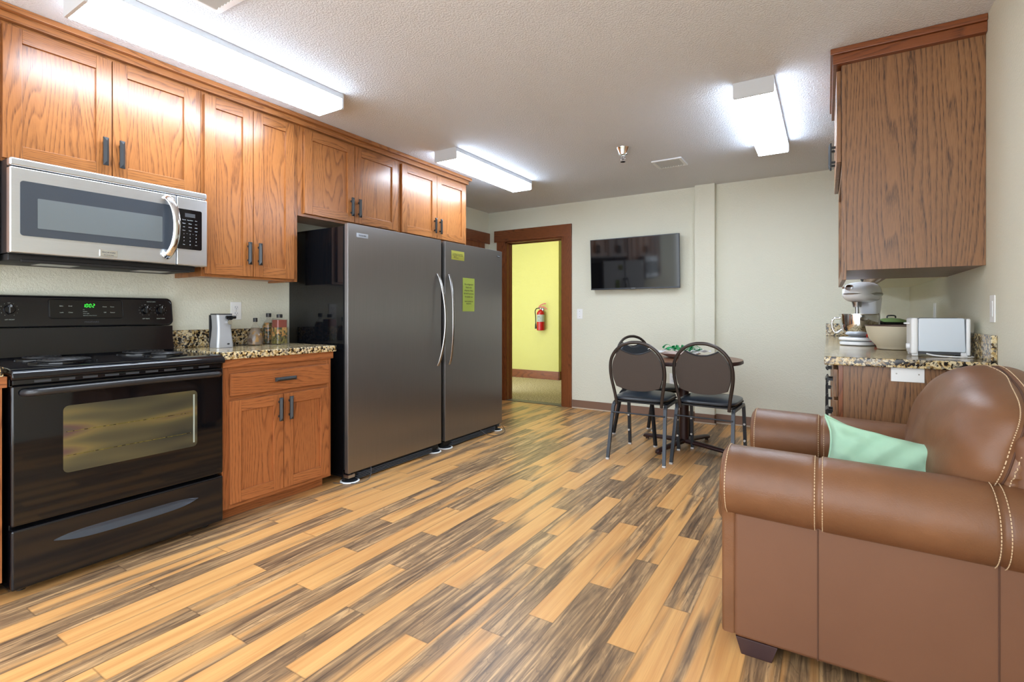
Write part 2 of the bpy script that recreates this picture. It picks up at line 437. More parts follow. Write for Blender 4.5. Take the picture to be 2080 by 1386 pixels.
# heartwood share (near end, far end) of single strips: column -> (start, near, far)
TONES = {20: ((-.3, .6, .7), (.68, .85, .8), (1.66, .1, .1), (2.6, .3, .6)), 19: ((-.6, .5, .3), (.36, .1, .1), (1.33, .3, .15), (2.3, .5, .2)),
 18: ((0, .8, .7), (.98, .9, .9), (1.96, .1, .2), (2.93, .3, .7)), 17: ((-.3, .8, .7), (.66, .1, .1), (1.65, .2, .1), (2.63, .8, .9)),
 16: ((.33, .1, .25), (1.32, .85, .8), (2.28, .8, .7)), 15: ((0, .75, .6), (.98, .95, .8), (1.96, .05, .05), (2.93, .3, .8)),
 14: ((-.3, .45, .45), (.67, .1, .05), (1.65, .9, .8), (2.6, .6, .9)), 13: ((.33, .85, .8), (1.32, .05, .1), (2.28, .9, .7)),
 12: ((0, .05, .1), (.98, .95, .8), (1.96, .1, .05), (2.93, .9, .2)), 11: ((-.3, .1, .2), (.66, .1, .25), (1.64, .9, .8), (2.6, .2, .6)),
 10: ((.33, .75, .85), (1.32, .7, .8), (2.29, .0, .1), (3.26, .9, .9)), 9: ((0, .6, .7), (.98, .05, .2), (1.95, .7, .6), (2.93, .1, .1)),
 8: ((.65, .8, .8), (1.63, .0, .1), (2.6, .8, .7), (3.57, .1, .4)), 7: ((.33, .1, .1), (1.31, .9, .85), (2.28, .6, .8), (3.26, .1, .1)),
 6: ((.98, .6, .5), (1.96, .1, .15), (2.93, .75, .9)), 5: ((.49, .2, .1), (1.48, .9, .8), (2.46, .75, .8), (3.42, .2, .3)),
 4: ((.65, .9, .7), (1.62, .2, .0), (2.6, .9, .8), (3.57, .1, .3)), 3: ((0, .9, .8), (.98, .8, .9), (1.95, .8, .85), (2.91, .0, .1)),
 2: ((.33, .6, .9), (1.3, .85, .9), (2.24, .1, .1), (3.2, .7, .4)), 1: ((.65, .8, .9), (1.63, .1, .05), (2.6, .9, .9)),
 0: ((0, .3, .3), (.98, .0, .1), (1.95, .8, .9), (2.93, .5, .2)), -1: ((.65, .3, .5), (1.3, .5, .3), (2.2, .2, .4)), -2: ((.9, .1, .1), (1.6, .1, .3))}
build_floor()
def sbox(name, a, b, mat, grain='z', bev=0): return struct(G().box(a, b, grain, bev).build(name, mat))
sbox('ceiling', (-3.9, -2.6, CZ), (0.72, BY+0.12, CZ+0.1), 'ceiling_paint')
sbox('wall_left', (LX-0.12, -2.6, 0), (LX, 4.14, CZ), 'wall_paint')
sbox('wall_left_return', (LX2-0.1, 4.04, 0), (LX-0.12, 4.14, CZ), 'wall_paint')
sbox('wall_left_rear', (LX2-0.12, 4.14, 0), (LX2, BY, CZ), 'wall_paint')
sbox('wall_right', (RX, -0.3, 0), (RX+0.12, BY+0.12, CZ), 'wall_paint')
g = G(); OX0, OX1, OZ = -3.52, -2.70, 2.045
g.box((LX2-0.12, BY, 0), (OX0, BY+0.12, CZ)); g.box((OX1, BY, 0), (RX, BY+0.12, CZ)); g.box((OX0, BY, OZ), (OX1, BY+0.12, CZ))
struct(g.build('wall_back', 'wall_paint'))
sbox('column', (-1.158, BY-0.075, 0), (-0.962, BY, CZ), 'wall_paint', bev=0.006)
# vinyl cove base along the back wall, around the column
bb = lambda n, a, b: sbox(n, a, b, 'vinyl_base', 'x', 0.002)
g = G().box((-2.575, BY-0.006, 0), (-1.158, BY, 0.095), 'x').box((-1.164, BY-0.081, 0), (-0.956, BY-0.075, 0.095), 'x').box((-1.164, BY-0.081, 0), (-1.158, BY, 0.095)).box((-0.962, BY-0.081, 0), (-0.956, BY, 0.095)).box((-0.962, BY-0.006, 0), (RX, BY, 0.095), 'x')
struct(g.build('baseboard_back', 'vinyl_base'))
struct(G().box((-2.575, BY-0.014, 0), (-1.158, BY-0.006, 0.01)).box((-1.17, BY-0.09, 0), (-0.95, BY-0.081, 0.01)).box((-0.956, BY-0.014, 0), (0, BY-0.006, 0.01)).build('trim_floor_caulk', 'caulk'))
# doorway in the back wall: casing, jambs, threshold
g = G()
g.box((OX0-0.125, BY-0.02, 0), (OX0+0.004, BY, OZ), 'z', 0.003).box((OX1-0.004, BY-0.02, 0), (OX1+0.122, BY, OZ+0.145), 'z', 0.003)
g.box((OX0-0.165, BY-0.022, OZ-0.002), (OX1+0.122, BY, OZ+0.145), 'x', 0.003)
g.box((OX0, BY, 0), (OX0+0.02, BY+0.13, OZ), 'z').box((OX1-0.02, BY, 0), (OX1, BY+0.13, OZ), 'z').box((OX0, BY, OZ-0.02), (OX1, BY+0.13, OZ), 'x')
g.box((OX0+0.02, BY+0.07, 0), (OX0+0.032, BY+0.10, OZ-0.02)).box((OX1-0.032, BY+0.07, 0), (OX1-0.02, BY+0.10, OZ-0.02)).box((OX0+0.02, BY+0.07, OZ-0.032), (OX1-0.02, BY+0.10, OZ-0.02), 'x')
struct(g.build('trim_1', 'oak_red'))
struct(G().box((OX0, BY-0.01, 0.0), (OX1, BY+0.12, 0.006), 'x').build('trim_threshold', 'threshold'))
# casing of a second doorway in the left wall, beside the fridge
g = G().box((LX2, 4.30, 2.03), (LX2+0.02, BY-0.001, 2.17), 'y', 0.003).box((LX2, 5.24, 0), (LX2+0.02, 5.36, 2.03), 'z', 0.003).box((LX2, 4.32, 0), (LX2+0.02, 4.44, 2.03), 'z', 0.003)
struct(g.build('trim_2', 'oak_red'))
d2 = struct(G().box((LX2, 4.44, 0.005), (LX2+0.012, 5.24, 2.03), 'z').build('door_1', 'oak_red'))
# ---- hall behind the doorway
HY = 7.6
struct(G().box((-5.6, BY+0.12, -0.1), (-2.2, 10.2, 0.0)).build('floor_hall', 'carpet'))
sbox('ceiling_hall', (-5.6, BY+0.12, CZ), (-2.2, 10.2, CZ+0.1), 'ceiling_paint')
sbox('wall_hall_back', (-5.6, HY, 0), (-3.82, HY+2.4, CZ), 'hall_paint_warm_lit', bev=0.004)
sbox('wall_hall_right', (-2.32, BY+0.12, 0), (-2.2, 10.2, CZ), 'hall_paint_warm_lit')
sbox('wall_hall_far', (-3.82, 10.0, 0), (-2.2, 10.1, CZ), 'hall_paint_warm_lit')
sbox('wall_hall_left', (-5.6, BY+0.12, 0), (-5.5, HY, CZ), 'hall_paint_warm_lit')
g = G().box((-5.5, HY-0.016, 0), (-3.80, HY, 0.14), 'x', 0.003).box((-3.82, HY-0.016, 0), (-3.804, HY+2.4, 0.14), 'y', 0.003)
struct(g.build('baseboard_hall', 'oak_red'))
struct(G().box((-3.86, BY+0.12, 0), (-3.80, 5.95, 0.12), 'y').build('baseboard_hall_left', 'oak_red'))
sbox('wall_hall_stub', (-3.96, BY+0.12, 0), (-3.86, 5.93, CZ), 'hall_paint_warm_lit')
def hall_lamp():
    t = thing('hall_ceiling_lamp', (-3.6, 6.6, CZ), 'round flush ceiling lamp in the yellow-lit hall beyond the doorway', 'ceiling lamp')
    G().lathe([(0.15, 0), (0.15, -0.02), (0.14, -0.03)], (-3.6, 6.6, CZ), 32).build('base', 'white_plastic', t)
    G().lathe([(0.135, -0.03), (0.12, -0.06), (0.07, -0.085), (0, -0.09)], (-3.6, 6.6, CZ), 32).build('lens', 'hall_lamp_lens', t)
    l = bpy.data.lights.new('hall_light', 'POINT'); l.energy = HALL_W; l.color = (1.0, 0.9, 0.56); l.shadow_soft_size = 0.12
    lo = bpy.data.objects.new('hall_light', l); COL.objects.link(lo); lo.location = (0, 0, -0.16); lo.parent = t
hall_lamp()

# ================================================================== CEILING FIXTURES
def strip_lamp(x, y0, y1, w, label, group='fluorescent ceiling lamps'):
    t = thing('fluorescent_lamp', (x, (y0+y1)/2, CZ), label, 'ceiling lamp', group)
    h = w/2
    g = G().box((x-h-0.002, y0+0.01, CZ-0.030), (x+h+0.002, y1-0.01, CZ-0.0005), 'y', 0.002)
    g.build('housing', 'lamp_housing', t)
    G().prism([(x-h+0.001, CZ-0.083), (x-h+0.004, CZ-0.089), (x+h-0.004, CZ-0.089), (x+h-0.001, CZ-0.083)], 'y', y0+0.012, y1-0.012).build('lens', 'lamp_lens', t)
    for a, b in ((x-h, x-h+0.003), (x+h-0.003, x+h)): G().box((a, y0+0.012, CZ-0.0825), (b, y1-0.012, CZ-0.0305), 'y').build('lens_side', 'lamp_lens_side', t)
    cap = [(-h-0.003, 0), (-h-0.003, -0.084), (-h+0.003, -0.091), (h-0.003, -0.091), (h+0.003, -0.084), (h+0.003, 0)]
    for ya, yb in ((y0, y0+0.012), (y1-0.012, y1)):
        G().prism([(x+a, CZ-0.0005+b) for a, b in cap], 'y', ya, yb).build('end_cap', 'lamp_housing', t)
    return t
strip_lamp(-2.578, 0.79, 2.04, 0.215, 'long lit fluorescent ceiling lamp above the microwave and tall cabinet')
strip_lamp(-2.60, 3.15, 4.36, 0.215, 'lit fluorescent ceiling lamp over the right-hand refrigerator')
strip_lamp(-0.353, 3.13, 4.38, 0.205, 'short-looking lit fluorescent ceiling lamp near the right-hand wall cabinet')
for x, y in ((-2.58, -1.6), (-0.4, -1.3)):  # unseen fixtures added behind the camera for fill light
    strip_lamp(x, y, y+1.25, 0.215, 'added unseen fluorescent ceiling lamp giving fill light from behind the viewpoint, '+('on the stove side' if x < -1 else 'on the armchair side'), 'added fill lamps behind the viewpoint')
def vent(x0, x1, y0, y1, n, along, label):
    t = thing('ceiling_vent', ((x0+x1)/2, (y0+y1)/2, CZ), label, 'air vent')
    f = 0.026; z0, z1 = CZ-0.012, CZ-0.0005
    g = G().box((x0, y0, z0), (x1, y0+f, z1), 'x', 0.003).box((x0, y1-f, z0), (x1, y1, z1), 'x', 0.003).box((x0, y0+f, z0), (x0+f, y1-f, z1), 'y', 0.003).box((x1-f, y0+f, z0), (x1, y1-f, z1), 'y', 0.003)
    g.build('frame', 'white_plastic', t)
    G().box((x0+f, y0+f, CZ-0.002), (x1-f, y1-f, CZ-0.0005)).build('duct_opening', 'dark_grey', t)
    for i in range(n):
        g = G(); u = (i+0.5)/n
        if along == 'y':
            xc = x0+f+(x1-x0-2*f)*u; M = Matrix.Translation((xc, (y0+y1)/2, CZ-0.008)) @ Matrix.Rotation(radians(-30), 4, 'Y'); L = (y1-y0-2*f)/2
            g.box((-0.0095, -L, -0.0008), (0.0095, L, 0.0008), 'y', mat=M)
        else:
            yc = y0+f+(y1-y0-2*f)*u; M = Matrix.Translation(((x0+x1)/2, yc, CZ-0.008)) @ Matrix.Rotation(radians(35), 4, 'X'); L = (x1-x0-2*f)/2
            g.box((-L, -0.008, -0.0008), (L, 0.008, 0.0008), 'x', mat=M)
        g.build('louver', 'lamp_housing', t)
vent(-1.295, -1.04, 4.35, 4.60, 9, 'y', 'small white square louvered air vent in the ceiling')
vent(-2.255, -1.92, 0.85, 1.195, 12, 'y', 'large louvered air vent cut off by the top of the picture')
t = thing('sprinkler_head', (-1.38, 3.88, CZ), 'chrome fire sprinkler head hanging from the ceiling', 'sprinkler')
G().lathe([(0.052, 0), (0.050, -0.006), (0.040, -0.03), (0.034, -0.055), (0.024, -0.058), (0.012, -0.062), (0.0, -0.062)], (-1.38, 3.88, CZ-0.0005), 24).build('escutcheon', 'chrome', t)
g = G().cyl((-1.38, 3.88, CZ-0.06), (-1.38, 3.88, CZ-0.09), 0.008).tube([(-1.392, 3.88, CZ-0.066), (-1.398, 3.88, CZ-0.088), (-1.38, 3.88, CZ-0.108)], 0.003).tube([(-1.368, 3.88, CZ-0.066), (-1.362, 3.88, CZ-0.088), (-1.38, 3.88, CZ-0.108)], 0.003)
g.build('frame', 'chrome', t)
G().cyl((-1.38, 3.88, CZ-0.106), (-1.38, 3.88, CZ-0.112), 0.018, 0.02).build('deflector', 'chrome', t)

# ================================================================== CABINETS
def pull(parent, c, axis, face, L=0.135):
    """bar pull with pyramid ends; axis = bar direction, face = outward direction (+x or -x sign)"""
    g = G(); h = L/2; w = 0.011; s = face
    def P(a, b, d):   # a along bar, b across, d outward
        return (c[0]+s*d, c[1]+(a if axis == 'y' else b), c[2]+(a if axis == 'z' else b))
    for q in (-h*0.62, h*0.62):
        lo = P(q-0.006, -0.006, 0.0); hi = P(q+0.006, 0.006, 0.022); g.box(lo, hi)
    tb = bmesh.new()
    base = [tb.verts.new(P(a, b, 0.018)) for a, b in ((-h, -w), (h, -w), (h, w), (-h, w))]
    rim = [tb.verts.new(P(a, b, 0.025)) for a, b in ((-h, -w), (h, -w), (h, w), (-h, w))]
    r0 = tb.verts.new(P(-h+0.018, 0, 0.034)); r1 = tb.verts.new(P(h-0.018, 0, 0.034))
    tb.faces.new(base)
    for j in range(4): tb.faces.new((base[j], base[(j+1) % 4], rim[(j+1) % 4], rim[j]))
    tb.faces.new((rim[0], rim[1], r1, r0)); tb.faces.new((rim[2], rim[3], r0, r1)); tb.faces.new((rim[1], rim[2], r1)); tb.faces.new((rim[3], rim[0], r0))
    g.add(tb); return g.build('handle', 'iron_pull', parent, ang=20)
def shaker(parent, x, y0, y1, z0, z1, mat, face=1, st=0.062, pull_at=None, name='door'):
    """door whose outer face is at x, 2 cm thick, with a recessed panel"""
    th = 0.02*face; g = G(); xb = x-th
    g.box((xb, y0, z0), (x, y0+st, z1), 'z', 0.0015).box((xb, y1-st, z0), (x, y1, z1), 'z', 0.0015)
    g.box((xb, y0+st, z0), (x, y1-st, z0+st), 'y', 0.0015).box((xb, y0+st, z1-st), (x, y1-st, z1), 'y', 0.0015)
    g.box((xb, y0+st-0.002, z0+st-0.002), (x-0.011*face, y1-st+0.002, z1-st+0.002), 'z')
    d = g.build(name, mat, parent)
    if pull_at: pull(d, (x, pull_at[0], pull_at[1]), pull_at[2], face)
    return d
UF = -3.0     # face-frame plane of the wall cabinets; doors stand 2 cm proud
def wall_cab(y0, y1, z0, z1, doors, label, grp='oak wall cabinets on the kitchen wall', left_stile=0.02):
    t = thing('wall_cabinet', (-3.15, (y0+y1)/2, z0), label, 'cabinet', grp)
    e = 0.0008; y0 += e; y1 -= e; T = 0.018
    g = G().box((LX+0.001, y0, z0), (UF-0.02, y0+T, z1), 'z').box((LX+0.001, y1-T, z0), (UF-0.02, y1, z1), 'z')
    g.box((LX+0.001, y0+T, z0+0.012), (UF-0.02, y1-T, z0+0.03), 'y').box((LX+0.001, y0+T, z1-T), (UF-0.02, y1-T, z1), 'y').box((LX+0.001, y0+T, z0+0.03), (LX+0.01, y1-T, z1-T), 'z')
    g.build('carcass', 'oak', t)
    s = 0.04
    g = G().box((UF-0.02, y0, z0), (UF, y0+s, z1), 'z', 0.001).box((UF-0.02, y1-s, z0), (UF, y1, z1), 'z', 0.001)
    g.box((UF-0.02, y0+s, z0), (UF, y1-s, z0+s), 'y', 0.001).box((UF-0.02, y0+s, z1-s), (UF, y1-s, z1), 'y', 0.001)
    g.box((UF-0.02, (y0+y1)/2-0.02, z0+s), (UF, (y0+y1)/2+0.02, z1-s), 'z')
    g.build('face_frame', 'oak', t)
    for a, b, c, d, py, pz in doors: shaker(t, UF+0.021, a, b, c, d, 'oak', 1, pull_at=(py, pz, 'z'))
    return t
ZT = 2.385
wall_cab(0.02, 0.664, 1.33, ZT, [(0.04, 0.338, 1.345, 2.36, 0.31, 1.48), (0.342, 0.648, 1.345, 2.36, 0.37, 1.48)], 'oak wall cabinet left of the microwave, only its edge in view')
wall_cab(0.666, 1.486, 1.775, ZT, [(0.674, 1.061, 1.787, 2.362, 1.03, 1.905), (1.065, 1.452, 1.787, 2.362, 1.097, 1.905)], 'wide two-door oak wall cabinet directly above the microwave')
wall_cab(1.486, 2.098, 1.33, ZT, [(1.497, 1.780, 1.345, 2.362, 1.750, 1.484), (1.784, 2.062, 1.345, 2.362, 1.816, 1.484)], 'tall narrow two-door oak wall cabinet hanging lower than its neighbours')
wall_cab(2.098, 3.030, 1.775, ZT, [(2.140, 2.562, 1.795, 2.362, 2.530, 1.905), (2.567, 3.008, 1.795, 2.362, 2.600, 1.905)], 'darker two-door oak wall cabinet over the left-hand refrigerator')
wall_cab(3.030, 3.955, 1.775, ZT, [(3.058, 3.496, 1.795, 2.362, 3.462, 1.905), (3.501, 3.925, 1.795, 2.362, 3.536, 1.905)], 'two-door oak wall cabinet at the run end, over the right-hand refrigerator')
# crown moulding over the run
def crown_profile(y):  # two-step board
    return
g = G()
g.box((UF-0.001, 0.02, 2.378), (UF+0.028, 3.962, 2.412), 'y', 0.002).box((UF-0.001, 0.02, 2.4125), (UF+0.052, 3.985, CZ-0.001), 'y', 0.003)
g.box((LX+0.001, 3.956, 2.378), (UF-0.001, 3.962, 2.412), 'x').box((LX+0.001, 3.9565, 2.4125), (UF-0.001, 3.985, CZ-0.001), 'x')
tag(g.build('crown_moulding', 'oak'), 'long oak crown moulding between the kitchen wall cabinets and the ceiling', 'moulding')

def base_cab(y0, y1, label, doors, drawer, drawer_pull):
    t = thing('base_cabinet', (-3.0, (y0+y1)/2, 0), label, 'cabinet', 'oak base cabinets beside the stove')
    XF = -2.72; e = 0.001; y0 += e; y1 -= e; T = 0.018
    g = G().box((LX+0.002, y0, 0.072), (XF-0.02, y0+T, 0.874), 'z').box((LX+0.002, y1-T, 0.072), (XF-0.02, y1, 0.874), 'z').box((LX+0.002, y0+T, 0.072), (XF-0.02, y1-T, 0.09), 'y').box((LX+0.002, y0+T, 0.09), (LX+0.012, y1-T, 0.874), 'z')
    g.build('carcass', 'oak_base', t)
    g = G().box((XF-0.02, y0, 0.072), (XF, y0+0.04, 0.83), 'z', 0.001).box((XF-0.02, y1-0.035, 0.072), (XF, y1, 0.83), 'z', 0.001)
    g.box((XF-0.02, y0+0.04, 0.072), (XF, y1-0.035, 0.11), 'y').box((XF-0.02, y0+0.04, 0.64), (XF, y1-0.035, 0.68), 'y').box((XF-0.02, y0+0.04, 0.79), (XF, y1-0.035, 0.83), 'y')
    g.build('face_frame', 'oak_base', t)
    G().box((XF-0.02, y0, 0.8305), (XF+0.012, y1+0.012, 0.874), 'y', 0.002).build('apron_rail', 'oak_base', t)
    G().box((LX+0.002, y0+0.01, 0.0), (XF-0.07, y1-0.01, 0.0715), 'y').build('toe_kick', 'oak_base', t)
    dr = G().box((XF+0.001, drawer[0], 0.676), (XF+0.021, drawer[1], 0.797), 'y', 0.003).build('drawer', 'oak_base', t)
    pull(dr, (XF+0.021, drawer_pull, 0.74), 'y', 1)
    for a, b, py in doors: shaker(t, XF+0.021, a, b, 0.098, 0.65, 'oak_base', 1, 0.06, (py, 0.565, 'z'))
    return t
base_cab(1.452, 2.145, 'oak base cabinet with one drawer and two doors, between stove and refrigerator', [(1.487, 1.798, 1.770), (1.802, 2.115, 1.836)], (1.492, 2.118), 1.80)
base_cab(-0.10, 0.615, 'oak base cabinet left of the stove, only its edge in view', [(-0.07, 0.255, 0.22), (0.26, 0.585, 0.29)], (-0.07, 0.585), 0.26)
def counter(y0, y1, label, splash):
    t = thing('countertop', (-3.0, (y0+y1)/2, 0.875), label, 'countertop', 'granite countertops on the kitchen wall')
    G().box((LX+0.001, y0, 0.8745), (-2.687, y1, 0.9145), 'y', 0.006).build('slab', 'granite', t)
    G().box((LX+0.001, y0, 0.915), (LX+0.021, y1, 1.02), 'y', 0.003).build('backsplash', 'granite', t)
counter(1.450, 2.165, 'speckled granite countertop between the stove and the left-hand refrigerator', True)
counter(-0.10, 0.612, 'speckled granite countertop left of the stove, mostly out of view', True)

# ================================================================== MICROWAVE
def microwave():
    y0, y1, z0, z1 = 0.668, 1.452, 1.372, 1.772; XF = -2.862
    t = thing('microwave_oven', (-3.08, 1.06, z0), 'stainless over-the-range microwave oven mounted under the wide wall cabinet', 'microwave')
    G().box((LX+0.002, y0+0.003, z0+0.004), (-2.905, y1-0.003, z1-0.002), 'y').build('body', 'black_satin', t)
    g = G().box((LX+0.05, y0+0.01, z0-0.026), (-2.93, y1-0.03, z0+0.003), 'y', 0.004)
    g.box((-2.95, y0+0.05, z0-0.032), (-2.925, y1-0.06, z0-0.018), 'y', 0.003)
    g.build('underside', 'black_matte', t)
    for a in (0.80, 1.19): G().box((-3.12, a, z0-0.029), (-2.98, a+0.14, z0-0.0262)).build('grease_filter', 'satin_metal', t)
    # vent strip on top
    G().box((-2.905, y0, z1-0.036), (XF-0.002, y1, z1-0.001), 'y', 0.008, 3).build('vent_strip', 'steel_microwave', t)
    # door with window opening, built as a frame
    yd = 1.298; za, zb = z0+0.001, z1-0.040
    wy0, wy1, wz0, wz1 = 0.700, 1.262, 1.447, 1.677
    d = G().box((-2.905, y0, za), (XF, yd, zb), 'y', 0.006, 3).build('door', 'steel_microwave', t)
    def rr(a0, a1, b0, b1, r, n=5):
        o = []
        for cx, cy, s in ((a1-r, b1-r, 0), (a0+r, b1-r, 1), (a0+r, b0+r, 2), (a1-r, b0+r, 3)):
            for k in range(n+1): th = pi/2*(s+k/n); o.append((cx+r*cos(th), cy+r*sin(th)))
        return o
    G().prism(rr(wy0, yd-0.002, wz0, wz1, 0.012), 'x', XF+0.0002, XF+0.0025).build('glass', 'mw_glass', d)
    G().prism(rr(wy0+0.055, wy1-0.03, wz0+0.036, wz1-0.066, 0.004), 'x', XF+0.0026, XF+0.0032).build('window', 'mw_window', d)
    # curved vertical handle
    pts = [(XF+0.004, 1.248, 1.405), (XF+0.026, 1.256, 1.425), (XF+0.046, 1.268, 1.47), (XF+0.056, 1.275, 1.53), (XF+0.056, 1.275, 1.60), (XF+0.046, 1.268, 1.66), (XF+0.026, 1.256, 1.70), (XF+0.004, 1.248, 1.716)]
    n = 10; G().sweep(smooth(pts, 6), [(0.017*cos(2*pi*k/n), 0.0085*sin(2*pi*k/n)) for k in range(n)], ref=(1, 0, 0)).build('handle', 'chrome', d)
    b = G().box((XF+0.0002, 0.972, 1.387), (XF+0.005, 1.040, 1.417), 'y', 0.001).build('badge', 'chrome', d)
    G().text('FRIGIDAIRE', 0.0105, FX(XF+0.0053, 1.006, 1.405)).text('PROFESSIONAL', 0.0058, FX(XF+0.0053, 1.006, 1.393)).build('badge_lettering', 'dark_grey', b)
    p = G().box((-2.905, yd+0.002, za), (XF, y1, zb), 'y', 0.006, 3).build('control_panel', 'steel_microwave', t)
    G().prism(rr(yd+0.002, y1-0.030, 1.458, 1.668, 0.008), 'x', XF+0.0002, XF+0.0025).build('keypad', 'black_gloss', p)
    G().box((XF+0.0026, 1.338, 1.628), (XF+0.003, 1.388, 1.648)).build('display', 'dark_grey', p)
    g = G(); xs = XF+0.0028
    rows = ['Popcorn|Baked\nPotato|Pizza', 'Veggies|Reheat|Auto', 'Melt|Defrost|Soften', 'Power|Timer|Clock', '1|2|3', '4|5|6', '7|8|9', 'Stop|0|Start']
    for i, r in enumerate(rows):
        for j, wd in enumerate(r.split('|')):
            g.text(wd.replace('\n', ' '), 0.0085 if len(wd) < 2 else 0.0052, FX(xs, 1.333+0.030*j, 1.612-0.0185*i))
    g.box((xs-0.0001, 1.345, 1.5405), (xs+0.0002, 1.352, 1.541)).box((xs-0.0001, 1.374, 1.5405), (xs+0.0002, 1.382, 1.541))
    g.build('key_legend', 'ink_light', p)
microwave()

# ================================================================== STOVE
def stove():
    y0, y1 = 0.632, 1.446; XF = -2.69; XB = LX+0.004
    t = thing('electric_range', (-3.0, 1.04, 0), 'black freestanding electric range with coil burners and oven window', 'stove')
    G().box((XB, y0+0.004, 0.025), (XF-0.045, y1-0.004, 0.872), 'y', 0.003).build('body', 'black_enamel', t)
    g = G()
    for yy in (y0+0.05, y1-0.05):
        for xx in (XF-0.09, XB+0.06): g.cyl((xx, yy, 0.0), (xx, yy, 0.026), 0.016)
    g.build('levelling_feet', 'black_matte', t)
    # cooktop with rolled front
    prof = [(XB+0.07, 0.873), (XB+0.07, 0.908), (XF-0.05, 0.905), (XF-0.012, 0.900), (XF+0.010, 0.890), (XF+0.018, 0.876), (XF+0.014, 0.862), (XF, 0.858), (XF-0.044, 0.858), (XF-0.044, 0.873)]
    G().prism(prof, 'y', y0-0.001, y1+0.002, 'y', 0.005).build('cooktop', 'black_enamel', t, ang=50)
    for bx, by, r in ((-2.86, 0.84, 0.105), (-3.10, 0.83, 0.08), (-2.86, 1.25, 0.08), (-3.10, 1.24, 0.105)):
        b = G().lathe([(r+0.012, 0), (r+0.012, 0.005), (r, 0.006), (r*0.7, 0.002), (0.01, 0.001), (0, 0.001)], (bx, by, 0.9065), 40).build('burner', 'black_gloss', t)
        pts = []; turns = 3.6 if r < 0.1 else 4.6
        for i in range(int(turns*28)):
            a = 2*pi*i/28; rr = 0.018+(r-0.024)*a/(2*pi*turns); pts.append((bx+rr*cos(a), by+rr*sin(a), 0.9175))
        G().tube(pts, 0.0042, 7).build('coil', 'black_satin', b)
    # backguard: lower riser, gap, tilted control panel with rounded corners
    G().prism([(XB, 0.872), (XB, 1.05), (XB+0.068, 1.05), (XB+0.072, 0.98), (XB+0.085, 0.915), (XB+0.10, 0.9085), (XB+0.10, 0.872)], 'y', y0+0.002, y1-0.002, 'y', 0.002).build('riser', 'black_enamel', t, ang=50)
    cpz0, cpz1 = 1.052, 1.208; th = 0.065; r = 0.030
    bmk = bmesh.new()
    poly = []
    for cx, cy, s in ((y1-r, cpz1-r, 0), (y0+r, cpz1-r, 1), (y0+r, cpz0+r, 2), (y1-r, cpz0+r, 3)):
        for k in range(7): a = pi/2*(s+k/6); poly.append((cx+r*cos(a), cy+r*sin(a)))
    rings = []
    tilt = lambda z, d: d-(z-cpz0)*0.14
    for d, k in ((0.0, 0.0), (th-0.012, 0.0), (th-0.003, 0.004), (th, 0.012)):
        ring = []
        for (yy, zz) in poly:
            yc, zc = (y0+y1)/2, (cpz0+cpz1)/2; sy = 1-k/((y1-y0)/2); sz = 1-k/((cpz1-cpz0)/2)
            z2 = zc+(zz-zc)*sz; ring.append(bmk.verts.new((XB+(tilt(z2, d+0.018) if d > 0 else 0), yc+(yy-yc)*sy, z2)))
        rings.append(ring)
    m = len(poly)
    for i in range(3):
        for j in range(m): bmk.faces.new((rings[i][j], rings[i][(j+1) % m], rings[i+1][(j+1) % m], rings[i+1][j]))
    bmk.faces.new(rings[0][::-1]); bmk.faces.new(rings[-1])
    g = G(); g.add(bmk, 'y'); cp = g.build('control_panel', 'black_enamel', t, ang=50)
    A = math.atan(0.14)
    def FP(y, z, lift=0.0005):   # matrix on the tilted face
        x = XB+tilt(z, th+0.018)+lift
        return Matrix.Translation((x, y, z)) @ Matrix.Rotation(-A, 4, 'Y') @ Matrix(((0, 0, 1, 0), (1, 0, 0, 0), (0, 1, 0, 0), (0, 0, 0, 1)))
    # inset display
    dp = G().box((-0.150, -0.046, 0), (0.150, 0.046, 0.0025), 'x', 0.002, mat=FP(1.045, 1.143)).build('display_panel', 'black_gloss', cp)
    pts = []
    for cx, cy, s in ((0.140, 0.036, 0), (-0.140, 0.036, 1), (-0.140, -0.036, 2), (0.140, -0.036, 3)):
        for k in range(6): a = pi/2*(s+k/5); pts.append(FP(1.045, 1.143) @ Vector((cx+0.012*cos(a), cy+0.012*sin(a), 0.003)))
    G().tube(pts, 0.0016, 6, closed=True).build('display_rim', 'black_enamel', dp)
    # seven-segment clock
    SEG = {'1': 'bc', '0': 'abcdef', '2': 'abged'}
    g = G()
    def seg7(ch, ox):
        w, h, k = 0.007, 0.0085, 0.0014
        L = {'a': (0, h, 1), 'g': (0, 0, 1), 'd': (0, -h, 1), 'b': (w/2, h/2, 0), 'c': (w/2, -h/2, 0), 'f': (-w/2, h/2, 0), 'e': (-w/2, -h/2, 0)}
        for c in SEG[ch]:
            a, b, hz = L[c]; M = FP(1.050, 1.160, 0.0031) @ Matrix.Translation((ox, 0, 0))
            M = M @ Matrix(((1, 0.14, 0, 0), (0, 1, 0, 0), (0, 0, 1, 0), (0, 0, 0, 1)))
            if hz: g.box((a-w/2+0.001, b-k/2, 0), (a+w/2-0.001, b+k/2, 0.0004), mat=M)
            else: g.box((a-k/2, b-h/2+0.001, 0), (a+k/2, b+h/2-0.001, 0.0004), mat=M)
    for ch, ox in zip('1002', (-0.020, -0.008, 0.006, 0.020)): seg7(ch, ox)
    for q in (-0.004, 0.004): g.box((-0.0018, q-0.0008, 0), (-0.0002, q+0.0008, 0.0004), mat=FP(1.050, 1.160, 0.0031))
    g.build('clock_digits', 'digit_green', dp)
    g = G()
